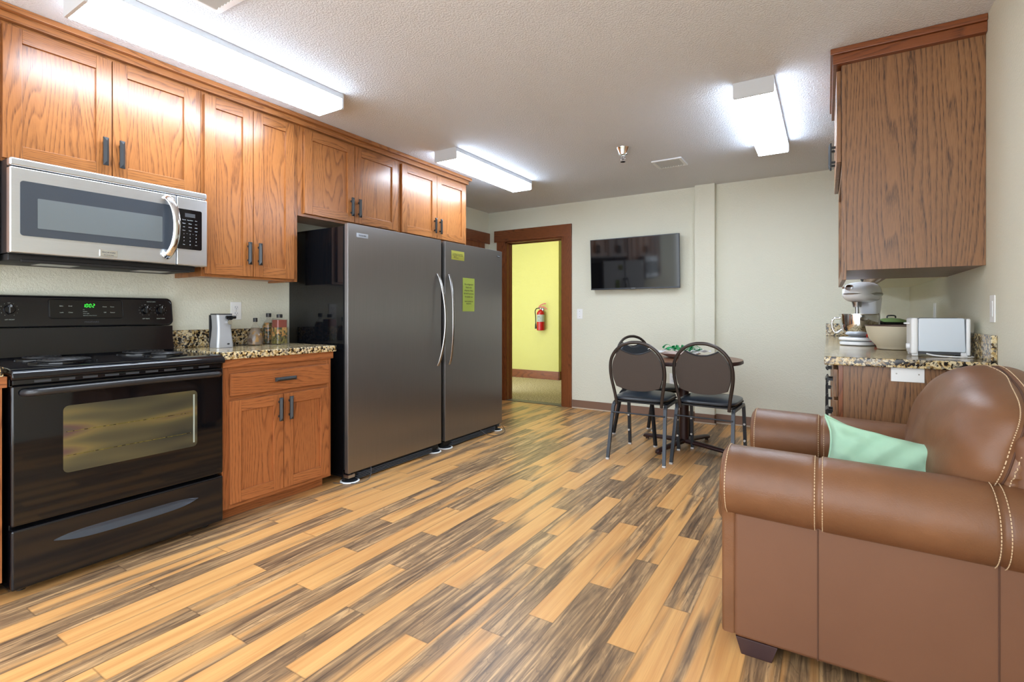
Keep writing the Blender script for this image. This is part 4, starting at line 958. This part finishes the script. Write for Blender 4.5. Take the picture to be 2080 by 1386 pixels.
# ================================================================== THINGS ON THE RIGHT COUNTER
def mixer():
    # built facing -x about the origin, then turned toward the room
    t = thing('stand_mixer', (0, 0, 0), 'white stand mixer with steel bowl on the granite counter', 'stand mixer')
    c0 = 0.0006
    G().blob((0.0, 0, c0+0.014), (0.165, 0.100, 0.014), (3, 3, 6), 40, 10).blob((0.0, 0, c0+0.041), (0.168, 0.104, 0.013), (3, 3, 5), 40, 10).build('base', 'white_enamel', t)
    g = G(); tb = bmesh.new(); rings = []
    for z, x0, x1, w in ((0.045, 0.03, 0.155, 0.062), (0.09, 0.05, 0.150, 0.052), (0.14, 0.058, 0.148, 0.048), (0.20, 0.05, 0.150, 0.048), (0.26, 0.03, 0.155, 0.052), (0.31, 0.02, 0.155, 0.056)):
        rings.append([tb.verts.new((a, b, c0+z)) for a, b in rrect(x0, x1, -w, w, 0.035, 6)])
    m = len(rings[0])
    for i in range(len(rings)-1):
        for j in range(m): tb.faces.new((rings[i][j], rings[i][(j+1) % m], rings[i+1][(j+1) % m], rings[i+1][j]))
    tb.faces.new(rings[0][::-1]); tb.faces.new(rings[-1]); g.add(tb); g.build('column', 'white_enamel', t, ang=60)
    h = G().blob((0.0, 0, c0+0.338), (0.160, 0.078, 0.064), (3.0, 2.6, 2.8), 48, 24, fn=lambda p: Vector((p.x, p.y*(1-0.10*p.x/0.16), p.z*(1.0 if p.z < 0 else 1.12)-(0.006*(p.x/0.165)**2 if p.z > 0 else 0)))).build('motor_head', 'white_enamel', t)
    G().blob((0.0, 0, c0+0.330), (0.1625, 0.0812, 0.012), (3.0, 2.6, 8), 48, 6).build('trim_band', 'satin_metal', h)
    G().cyl((-0.158, 0, c0+0.368), (-0.180, 0, c0+0.368), 0.019).cyl((-0.180, 0, c0+0.368), (-0.184, 0, c0+0.368), 0.016).build('hub_cap', 'chrome', h)
    G().cyl((-0.150, 0.034, c0+0.368), (-0.176, 0.034, c0+0.368), 0.007).build('hub_knob', 'chrome', h)
    G().cyl((-0.075, 0, c0+0.278), (-0.075, 0, c0+0.245), 0.030, 0.022).cyl((-0.075, 0, c0+0.246), (-0.075, 0, c0+0.200), 0.010).build('attachment_hub', 'satin_metal', t)
    G().cyl((0.095, -0.047, c0+0.20), (0.095, -0.0515, c0+0.20), 0.005).build('pivot_pin', 'black_satin', t)
    G().lathe([(0.0, 0.056), (0.050, 0.056), (0.056, 0.060), (0.075, 0.072), (0.096, 0.100), (0.104, 0.14), (0.106, 0.195), (0.110, 0.198), (0.110, 0.202), (0.103, 0.20), (0.100, 0.14), (0.09, 0.103), (0.05, 0.074), (0, 0.072)], (-0.055, 0, c0), 40).build('bowl', 'chrome', t)
    def R(u, z): d = Vector((-0.50, 0.866, 0)); return Vector((-0.055, 0, c0+z))+d*u
    G().tube(smooth([R(0.103, 0.172), R(0.132, 0.172), R(0.146, 0.145), R(0.142, 0.10), R(0.126, 0.078), R(0.094, 0.10)], 7), 0.007, 10).build('bowl_handle', 'chrome', t)
    t.location = (0.198, 4.0, CT); t.rotation_euler = (0, 0, radians(63))
mixer()
def mixing_bowl():
    x, y = 0.325, 3.60
    t = thing('mixing_bowl', (x, y, CT), 'beige mixing bowl with dark rim between mixer and toaster', 'bowl')
    P = [(0.0, 0.0005), (0.075, 0.0005), (0.080, 0.004), (0.084, 0.02), (0.118, 0.06), (0.130, 0.10), (0.137, 0.135), (0.134, 0.135), (0.126, 0.10), (0.112, 0.062), (0.078, 0.025), (0, 0.02)]
    G().lathe(P, (x, y, CT), 48).build('body', 'bowl_beige', t)
    G().tube([(x+0.137*cos(2*pi*k/48), y+0.137*sin(2*pi*k/48), CT+0.136) for k in range(48)], 0.003, 8, closed=True).build('rim', 'bowl_rim', t)
mixing_bowl()
def toaster():
    x0, x1, y0, y1 = 0.343, 0.556, 3.08, 3.25; z0, z1 = CT+0.0008, CT+0.183
    t = thing('toaster', ((x0+x1)/2, 3.11, CT), 'white two-slice toaster at the near end of the granite counter', 'toaster')
    G().prism([(x0+0.028, z0+0.022), (x0+0.028, z1-0.004), (x0+0.036, z1), (x1-0.022, z1), (x1-0.016, z1-0.006), (x1-0.012, z0+0.022)], 'y', y0+0.004, y1-0.004, bev=0.006).build('body', 'toaster_white', t)
    G().box((x0, y0, z0+0.008), (x0+0.0275, y1, z1+0.001), 'z', 0.009, 3).build('front_end', 'white_plastic', t)
    G().box((x1-0.0115, y0, z0+0.008), (x1+0.004, y1, z1-0.002), 'z', 0.006, 3).build('rear_end', 'white_plastic', t)
    g = G()
    for yy in (y0+0.045, y1-0.075): g.box((x0+0.045, yy, z1), (x1-0.035, yy+0.030, z1+0.0012))
    g.build('slots', 'slot_dark', t)
    G().box((x0-0.022, (y0+y1)/2-0.018-0.03, z1-0.030), (x0-0.0005, (y0+y1)/2+0.018-0.03, z1-0.022), 'x', 0.003).build('lever', 'white_plastic', t)
    G().cyl((x0-0.014, y0+0.05, z0+0.045), (x0-0.0005, y0+0.05, z0+0.045), 0.013).build('browning_knob', 'white_plastic', t)
    for xx in (x0+0.004, x1-0.030):
        for yy in (y0+0.006, y1-0.03): G().box((xx, yy, z0), (xx+0.024, yy+0.024, z0+0.0215), 'z', 0.003).build('foot', 'white_plastic', t)
    G().box((x0+0.030, y0+0.012, z0+0.010), (x1-0.014, y1-0.012, z0+0.0215)).build('crumb_tray', 'dark_grey', t)
    cd = G().tube(smooth([(x0+0.06, y0+0.010, z0+0.012), (x0+0.09, y0-0.012, z0+0.006), (x0+0.15, y0-0.030, z0+0.004), (x1-0.02, y0-0.030, z0+0.004), (x1+0.010, y0-0.012, z0+0.004), (x1+0.012, y0+0.03, z0+0.004)], 8), 0.0035, 8).build('power_cord', 'white_plastic', t)
toaster()
# pans stacked behind the mixer
for i, (dz, r, lb) in enumerate(((0.0, 0.15, 'lowest black pan of the stack behind the mixer'), (0.05, 0.135, 'middle black pan of the stack behind the mixer'), (0.095, 0.12, 'top black pan of the stack behind the mixer'))):
    x, y = 0.40, 4.62; z = CT+0.0008+dz
    t = thing('frying_pan', (x, y, z), lb, 'pan', 'stacked frying pans')
    G().lathe([(0, 0), (r*0.72, 0), (r*0.78, 0.004), (r, 0.042), (r+0.004, 0.044), (r-0.002, 0.044), (r*0.75, 0.008), (0, 0.006)], (x, y, z), 40).build('pan_body', 'black_satin', t)
    a = radians(200+22*i); d = Vector((cos(a), sin(a), 0))
    p0 = Vector((x, y, z+0.036))+d*(r-0.004)
    G().sweep(smooth([p0, p0+d*0.06+Vector((0, 0, 0.015)), p0+d*0.15+Vector((0, 0, 0.03))], 6), [(-0.010, -0.004), (0.010, -0.004), (0.010, 0.004), (-0.010, 0.004)], ref=(0, 0, 1)).build('handle', 'black_satin', t)
t = thing('pot_lid', (0.40, 4.62, CT+0.14), 'green and grey domed lid lying on top of the stacked pans', 'lid')
G().lathe([(0.105, 0), (0.108, 0.004), (0.09, 0.016), (0.05, 0.028), (0, 0.032)], (0.40, 4.62, CT+0.1405), 36).build('dome', 'green_lid', t)
G().tube(smooth([(0.375, 4.62, CT+0.171), (0.38, 4.62, CT+0.188), (0.42, 4.62, CT+0.188), (0.425, 4.62, CT+0.171)], 5), 0.005, 8).build('knob', 'pan_metal', t)
# red cord coil beside the mixer bowl
pts = []
for i in range(70):
    a = 2*pi*i/24; rr = 0.042+0.006*sin(i*0.4)
    pts.append((0.262+rr*cos(a), 3.90+0.018*sin(i*0.7)*0.5, CT+0.056+rr*sin(a)))
tag(G().tube(pts, 0.0034, 7).build('coiled_cord', 'cord_red'), 'red coiled cord between the stand mixer and the beige bowl', 'cord')

# ================================================================== DINING TABLE
TX, TY = -1.02, 4.37
t = thing('dining_table', (TX, TY, 0), 'small round brown-topped dining table on a dark four-spoke pedestal', 'table')
R = 0.455
G().lathe([(0, 0.7425), (R-0.004, 0.7425), (R-0.002, 0.7435), (0, 0.7435)], (TX, TY, 0), 64).build('top_surface', 'table_wood', t)
G().lathe([(0, 0.712), (R-0.01, 0.712), (R, 0.718), (R+0.001, 0.730), (R-0.003, 0.742), (0, 0.742)], (TX, TY, 0), 64).build('tabletop', 'sofa_foot', t)
G().cyl((TX, TY, 0.06), (TX, TY, 0.70), 0.038).build('column', 'sofa_foot', t)
G().cyl((TX, TY, 0.700), (TX, TY, 0.7118), 0.14).build('mounting_plate', 'black_satin', t)
for k in range(4):
    a = radians(-18+90*k); d = Vector((cos(a), sin(a), 0)); c = Vector((TX, TY, 0))
    G().sweep([c+d*0.02+Vector((0, 0, 0.052)), c+d*0.15+Vector((0, 0, 0.046)), c+d*0.33+Vector((0, 0, 0.034)), c+d*0.385+Vector((0, 0, 0.026)), c+d*0.40+Vector((0, 0, 0.018))], [(0.026*cos(2*pi*q/12), 0.020*sin(2*pi*q/12)) for q in range(12)], ref=(0, 0, 1), scales=[1.1, 1, 0.9, 0.85, 0.5]).cyl(c+d*0.365+Vector((0, 0, 0)), c+d*0.365+Vector((0, 0, 0.012)), 0.014).build('foot_spoke', 'sofa_foot', t)
# plate with napkins and ribbon
px_, py_ = -1.07, 4.42; z = 0.7437
t = thing('serving_plate', (px_, py_, z), 'pinkish scalloped serving plate on the round table', 'plate')
tb = bmesh.new(); rings = []
for r, h in ((0, 0.0), (0.08, 0.0), (0.095, 0.004), (0.165, 0.038), (0.170, 0.040), (0.163, 0.041), (0.095, 0.012), (0.0, 0.008)):
    rings.append([tb.verts.new((px_+(r*(1+(0.03*cos(12*2*pi*k/72) if r > 0.15 else 0)))*cos(2*pi*k/72), py_+(r*(1+(0.03*cos(12*2*pi*k/72) if r > 0.15 else 0)))*sin(2*pi*k/72), z+h)) for k in range(72)])
for i in range(len(rings)-1):
    for j in range(72): tb.faces.new((rings[i][j], rings[i][(j+1) % 72], rings[i+1][(j+1) % 72], rings[i+1][j]))
bmesh.ops.remove_doubles(tb, verts=tb.verts, dist=1e-6)
G().add(tb).build('dish', 'plate_pink', t)
rn = random.Random(5)
def napkin(cx, cy, w, l, ang, label):
    g = G(); tb = bmesh.new(); n, m = 16, 10; ca, sa = cos(ang), sin(ang); V = []
    sd = rn.random()*10
    for i in range(n+1):
        row = []
        for j in range(m+1):
            u = (i/n-0.5)*l; v = (j/m-0.5)*w*(1-0.25*abs(i/n-0.5)*2)
            hh = 0.044+0.014*sin(sd+9*i/n+3*j/m)+0.012*(1-abs(j/m-0.5)*2)+0.014*abs(i/n-0.5)
            row.append(tb.verts.new((cx+u*ca-v*sa, cy+u*sa+v*ca, z+0.010+hh)))
        V.append(row)
    for i in range(n):
        for j in range(m): tb.faces.new((V[i][j], V[i+1][j], V[i+1][j+1], V[i][j+1]))
    bmesh.ops.solidify(tb, geom=tb.faces[:], thickness=-0.006)
    tag(g.add(tb).build('cloth_napkin', 'cloth_white'), label, 'napkin', 'napkins on the plate')
napkin(px_-0.135, py_-0.01, 0.15, 0.24, radians(-12), 'folded white cloth napkin at the left side of the plate')
napkin(px_+0.135, py_+0.02, 0.15, 0.23, radians(12), 'folded white cloth napkin at the right side of the plate')
g = G()
for k in range(15):
    a = rn.uniform(0, 2*pi); r0 = rn.uniform(0.0, 0.04); L = rn.uniform(0.05, 0.11); c = Vector((px_+0.01+r0*cos(a)*2.2, py_-0.03+r0*sin(a), z+0.060))
    d = Vector((cos(a)*1.3, sin(a)*0.6, 0)); hgt = rn.uniform(0.02, 0.05)
    g.sweep(smooth([c, c+d*L*0.4+Vector((0, 0, hgt)), c+d*L*0.8+Vector((0, 0, hgt*0.9)), c+d*L+Vector((0, 0, hgt*0.35)), c+d*L*0.6+Vector((0, 0, 0.012))], 5), [(-0.011, -0.0012), (0.011, -0.0012), (0.011, 0.0012), (-0.011, 0.0012)], ref=(0.3, 0.2, 1))
tag(g.build('green_ribbon_bow', 'ribbon_green'), 'shiny green ribbon bow lying over the napkins on the plate', 'ribbon')

# ================================================================== CHAIRS (local frame: seat centre at origin, facing +y)
def make_chair(label):
    t = thing('stacking_chair', (0, 0, 0), label, 'chair', 'stacking chairs around the round table')
    G().box((-0.195, -0.20, 0.432), (0.195, 0.215, 0.444), 'y', 0.004).build('seat_pan', 'black_matte', t)
    G().blob((0, 0.008, 0.462), (0.208, 0.222, 0.026), (4.5, 4.5, 3), 48, 14, fn=lambda p: Vector((p.x, p.y, p.z+(0.008*(1-(p.x/0.208)**2)*(1-(p.y/0.222)**2) if p.z > 0 else 0)))).build('seat', 'seat_vinyl', t)
    # back hoop: arch of flat tube leaning back
    def bp(x, z): s = (z-0.42)/0.48; return (x, -0.185-0.012-0.085*s, z)
    H = [(-0.172, 0.415), (-0.182, 0.50), (-0.200, 0.60), (-0.207, 0.68), (-0.198, 0.76), (-0.165, 0.825), (-0.11, 0.875), (-0.05, 0.898), (0, 0.903)]
    H = H+[(-a, b) for a, b in H[-2::-1]]
    pr = [(0.0125*cos(2*pi*k/12), 0.0095*sin(2*pi*k/12)) for k in range(12)]
    G().sweep(smooth([bp(*q) for q in H], 5), pr, ref=(0, 1, 0)).build('back_frame', 'chair_metal', t)
    # padded back panel: notched top, rounded bottom
    pts = [(-0.165, 0.560), (-0.185, 0.62), (-0.192, 0.68), (-0.184, 0.745), (-0.155, 0.805), (-0.118, 0.846)]
    top = [(-0.118, 0.846), (-0.085, 0.830), (-0.04, 0.815), (0, 0.811)]
    left = smooth([(a, 0, b) for a, b in pts], 4); tp = smooth([(a, 0, b) for a, b in top], 4)
    bot = smooth([(0, 0, 0.528), (-0.06, 0, 0.532), (-0.12, 0, 0.545), (-0.165, 0, 0.560)], 4)
    half = [(p.x, p.z) for p in bot[:-1]]+[(p.x, p.z) for p in left[:-1]]+[(p.x, p.z) for p in tp]
    poly = half+[(-a, b) for a, b in half[-2:0:-1]]
    def panel(y0, y1, k0, k1):
        tb = bmesh.new(); rings = []
        cx, cz = 0, 0.69
        for yo, k in ((y0, k0), (y0+(y1-y0)*0.25, 1.0), (y0+(y1-y0)*0.6, 1.0), (y1, k1)):
            rings.append([tb.verts.new(Vector(bp(cx+(a-cx)*k, cz+(b-cz)*k))+Vector((0, yo, 0))) for a, b in poly])
        m = len(poly)
        for i in range(len(rings)-1):
            for j in range(m): tb.faces.new((rings[i][j], rings[i][(j+1) % m], rings[i+1][(j+1) % m], rings[i+1][j]))
        tb.faces.new(rings[0][::-1]); tb.faces.new(rings[-1]); return tb
    G().add(panel(-0.008, 0.0, 0.985, 0.99)).build('back_shell', 'chair_back_vinyl', t)
    G().add(panel(0.0005, 0.032, 0.99, 0.90)).build('back_pad', 'seat_vinyl', t)
    g = G()
    tpb = [Vector(bp(a, b))+Vector((0, -0.004, 0.001)) for a, b in [(x_, z_) for x_, z_ in [(q.x, q.z) for q in tp]]+[(-q.x, q.z) for q in tp[-2::-1]]]
    g.tube(tpb, 0.006, 8); g.build('top_rail', 'chair_leg_metal', t)
    sq = [(-0.0115, -0.0115), (0.0115, -0.0115), (0.0115, 0.0115), (-0.0115, 0.0115)]
    for s in (-1, 1):
        rear = G().sweep([(s*0.197, -0.175, 0.418), (s*0.200, -0.198, 0.396), (s*0.213, -0.288, 0.012)], sq, ref=(s, 0, 0)).build('leg', 'chair_leg_metal', t)
        G().box((s*0.213-0.013, -0.301, 0.0), (s*0.213+0.013, -0.275, 0.014), bev=0.002).build('glide', 'bumper', rear)
        fr = G().sweep([(s*0.197, 0.165, 0.418), (s*0.198, 0.190, 0.396), (s*0.203, 0.240, 0.012)], sq, ref=(s, 0, 0)).build('leg', 'chair_leg_metal', t)
        G().box((s*0.203-0.013, 0.227, 0.0), (s*0.203+0.013, 0.253, 0.014), bev=0.002).build('glide', 'bumper', fr)
        g = G()
        for zz in (0.13, 0.26): g.cyl((s*0.2015, 0.212-0.013*(zz/0.4), zz), (s*0.2015, 0.2-0.013*(zz/0.4), zz), 0.008)
        g.build('stacking_bumper', 'bumper', fr)
        G().sweep([(s*0.197, -0.178, 0.4195), (s*0.197, 0.168, 0.4195)], sq, ref=(0, 0, 1)).build('side_rail', 'chair_leg_metal', t)
    G().tube([(-0.203, -0.222, 0.355), (0.203, -0.222, 0.355)], 0.006, 8).build('stretcher', 'chair_leg_metal', t)
    return t
def place(o, x, y, rz, label=None):
    o.location = (x, y, 0); o.rotation_euler = (0, 0, radians(rz))
    if label: o['label'] = label
c1 = make_chair('black stacking chair on the left, its brown back toward the viewer')
c2 = copy_tree(c1); c3 = copy_tree(c1)
place(c1, -1.225, 3.975, 1.5)
place(c2, -0.755, 4.085, -3, 'black stacking chair on the right beside the armchair, its brown back toward the viewer')
place(c3, -1.325, 4.515, -120, 'black stacking chair turned sideways at the far side of the table, partly hidden')

# ================================================================== ARMCHAIR
def armchair():
    t = thing('leather_armchair', (0.15, 2.25, 0), 'oversized brown leather armchair with rolled arms in the right foreground', 'armchair')
    XA, XBK = -0.262, 0.565
    yn, yf = 1.862, 2.638      # centre lines of the two arm rolls
    def arm(yc, s):            # s = -1 near arm (outer side toward -y), +1 far arm
        yo = yc+s*0.062; yi = yc-s*0.085
        G().box((XA, min(yo, yi), 0.055), (XBK, max(yo, yi), 0.50), 'x', 0.014, 3).build('arm_side', 'leather_matte', t)
        g = G(); tb = bmesh.new(); rings = []; n = 40
        def prof(k, dip=0.0):
            pts = []
            for q in range(n):
                a = 2*pi*q/n; pts.append(((0.122-dip)*k*cos(a), (0.112-dip)*k*sin(a)))
            return pts
        xs = [(-0.284, 0.90, 0), (-0.290, 0.96, 0), (-0.286, 1.0, 0), (-0.276, 1.012, 0)]
        X = -0.27
        while X < XBK-0.02:
            d = 0.0
            for sx in (-0.022, 0.385): d = max(d, 0.006*math.exp(-((X-sx)/0.008)**2))
            k = 1.0+0.010*sin((X+0.3)*7.0)
            xs.append((X, k, d)); X += 0.006
        for X, k, d in xs: rings.append([tb.verts.new((X, yc+a, 0.558+b-0.018*(X+0.27))) for a, b in prof(k, d)])
        for i in range(len(rings)-1):
            for j in range(n): tb.faces.new((rings[i][j], rings[i][(j+1) % n], rings[i+1][(j+1) % n], rings[i+1][j]))
        tb.faces.new(rings[0][::-1]); tb.faces.new(rings[-1]); g.add(tb)
        roll = g.build('arm_roll', 'leather', t, ang=50)
        # double stitching at the seams (dashes), plus around the front of the roll
        for sx in (-0.032, -0.012, 0.375, 0.395):
            g = G(); q = 0.0
            while q < 2*pi:
                if True:
                    P = [Vector((sx, yc+(0.1222)*cos(q+e), 0.558+0.1122*sin(q+e)-0.018*(sx+0.27))) for e in (0, 0.028, 0.056)]
                    g.tube(P, 0.0013, 5)
                q += 0.085
            g.build('stitching', 'stitch', roll)
        g = G(); q = 0
        while q < 2*pi:
            P = [Vector((-0.2805, yc+(0.1235)*cos(q+e), 0.558+0.1135*sin(q+e))) for e in (0, 0.03, 0.06)]; g.tube(P, 0.0014, 5); q += 0.085
        g.build('stitching', 'stitch', roll)
        # front scroll panel with downward strip
        g = G(); tb = bmesh.new(); poly = []
        for q in range(0, 25):
            a = radians(-50+ (280*q/24)); poly.append((yc+0.108*cos(a), 0.558+0.100*sin(a)))
        w0, w1 = sorted((yo-s*0.006, yi+s*0.006))
        poly = poly+[(w0, 0.42), (w0, 0.06), (w1, 0.06), (w1, 0.42)]
        G().prism(poly, 'x', -0.300, -0.255, 'z', 0.010).build('front_panel', 'leather', t, ang=50)
        for sx in (-0.024, 0.383): G().tube([(sx, yo+s*0.0005, 0.06), (sx, yo+s*0.0008, 0.46)], 0.0022, 6).build('side_seam', 'thread_dark', t)
    arm(yn, -1); arm(yf, 1)
    # front rail and back frame
    G().box((-0.262, yn+0.09, 0.06), (0.30, yf-0.09, 0.29), 'y', 0.02, 3).build('front_rail', 'leather', t)
    G().box((0.42, yn-0.02, 0.06), (XBK+0.005, yf+0.02, 0.80), 'z', 0.04, 4).build('back_frame', 'leather_matte', t)
    sc = G().blob((0.02, 2.25, 0.385), (0.385, 0.285, 0.095), (5, 5, 3.2), 60, 20, fn=lambda p: Vector((p.x, p.y, p.z+(0.02*(1-(p.y/0.285)**2) if p.z > 0 else 0)))).build('seat_cushion', 'leather', t)
    # back cushion: tall, puffed, near side gusset with a stitched seam
    CC = Vector((0.422, 2.26, 0.724)); HH = (0.158, 0.41, 0.210)
    def puff(p):
        u = p.z/HH[2]; w = p.y/HH[1]; f = p.x/HH[0]
        k = 1-0.022*math.exp(-(p.x/0.010)**2)
        x = p.x*(0.85 if f > 0 else 1.02)+0.28*p.z
        y = p.y*k+0.005*sin(9*u+4*f)*abs(w)
        z = p.z*k+0.010*sin(w*5+1)*max(0, u)-0.012*max(0, u)*w*w
        if f > 0.04: y += 0.006*sin(34*u+9*sin(5*u))*math.exp(-f*2.2)*abs(w)**4*(1 if w < 0 else -1)   # puckers of the side band
        if f < -0.04: x += (0.005*sin(7*w+4*u)+0.002*sin(13*w-8*u))*(1-w*w)
        return Vector((x, y, z))
    bc = G().blob(CC, HH, (2.5, 2.9, 2.7), 160, 80, fn=puff).build('back_cushion', 'leather', t, ang=60)
    sp = lambda v, k: math.copysign(abs(v)**k, v)
    def rim(a, dx, lift=1.006):
        c = abs(cos(a))**(2/2.7); return CC+puff(Vector((dx, HH[1]*c*(1 if cos(a) > 0 else -1), HH[2]*sp(sin(a), 2/2.7))))*1.0+Vector((0, (1 if cos(a) > 0 else -1)*0.001, 0.001))
    n = 210
    for dx in (-0.014, 0.014):
        g = G()
        for i in range(n):
            g.tube([rim(2*pi*(i+de)/n, dx) for de in (0, 0.3, 0.6)], 0.0015, 5)
        g.build('stitching', 'stitch', bc)
    G().tube([rim(2*pi*i/160, 0.0) for i in range(160)], 0.0030, 6, closed=True).build('seam', 'thread_dark', bc)
    for x in (-0.195, 0.50):
        for y in (yn-0.01, yf+0.01):
            G().prism([(x-0.045, 0.0), (x+0.045, 0.0), (x+0.062, 0.0545), (x-0.062, 0.0545)], 'y', y-0.045, y+0.045, bev=0.003).build('foot', 'sofa_foot', t)
armchair()
def pillow():
    t = thing('throw_pillow', (0.15, 2.14, 0.5), 'mint green throw pillow with piped edge on the leather armchair', 'pillow')
    W_, H_, D_ = 0.205, 0.115, 0.062
    M = Matrix.Translation((0.192, 2.07, 0.618)) @ Matrix.Rotation(radians(8), 4, 'Y') @ Matrix.Rotation(radians(-24), 4, 'X')
    tb = bmesh.new(); n = 36; grids = []
    def P(u, v, s):
        pin = 1-0.13*(1-abs(v)**2)*abs(u)**4*0.8; pin2 = 1-0.30*(1-abs(u)**2.0)*abs(v)**4
        d = (max(0, 1-u**4)*max(0, 1-v**4))**0.5
        wr = 0.010*sin(6*u+4*v)*abs(v)+0.008*sin(12*v+5*u)*abs(u)+0.006*sin(15*u-7*v)*d
        ear = 0.55*max(0, abs(u)-0.75)*max(0, abs(v)-0.6)
        return Vector((u*W_*pin*(1+ear), s*(D_*d+wr*d), v*H_*pin2*(1+ear)))
    for s in (-1, 1):
        grids.append([[tb.verts.new(P(-1+2*i/n, -1+2*j/n, s)) for j in range(n+1)] for i in range(n+1)])
    for s, g0 in enumerate(grids):
        for i in range(n):
            for j in range(n):
                f = (g0[i][j], g0[i+1][j], g0[i+1][j+1], g0[i][j+1]); tb.faces.new(f if s == 0 else f[::-1])
    bmesh.ops.remove_doubles(tb, verts=tb.verts, dist=1e-5)
    G().add(tb, mat=M).build('cover', 'pillow_cloth', t, ang=80)
    pts = [P(-1+2*i/n, -1, 0) for i in range(n)]+[P(1, -1+2*i/n, 0) for i in range(n)]+[P(1-2*i/n, 1, 0) for i in range(n)]+[P(-1, 1-2*i/n, 0) for i in range(n)]
    G().tube([M @ p for p in pts], 0.0042, 8, closed=True).build('piping', 'pillow_cloth', t, ang=80)
pillow()
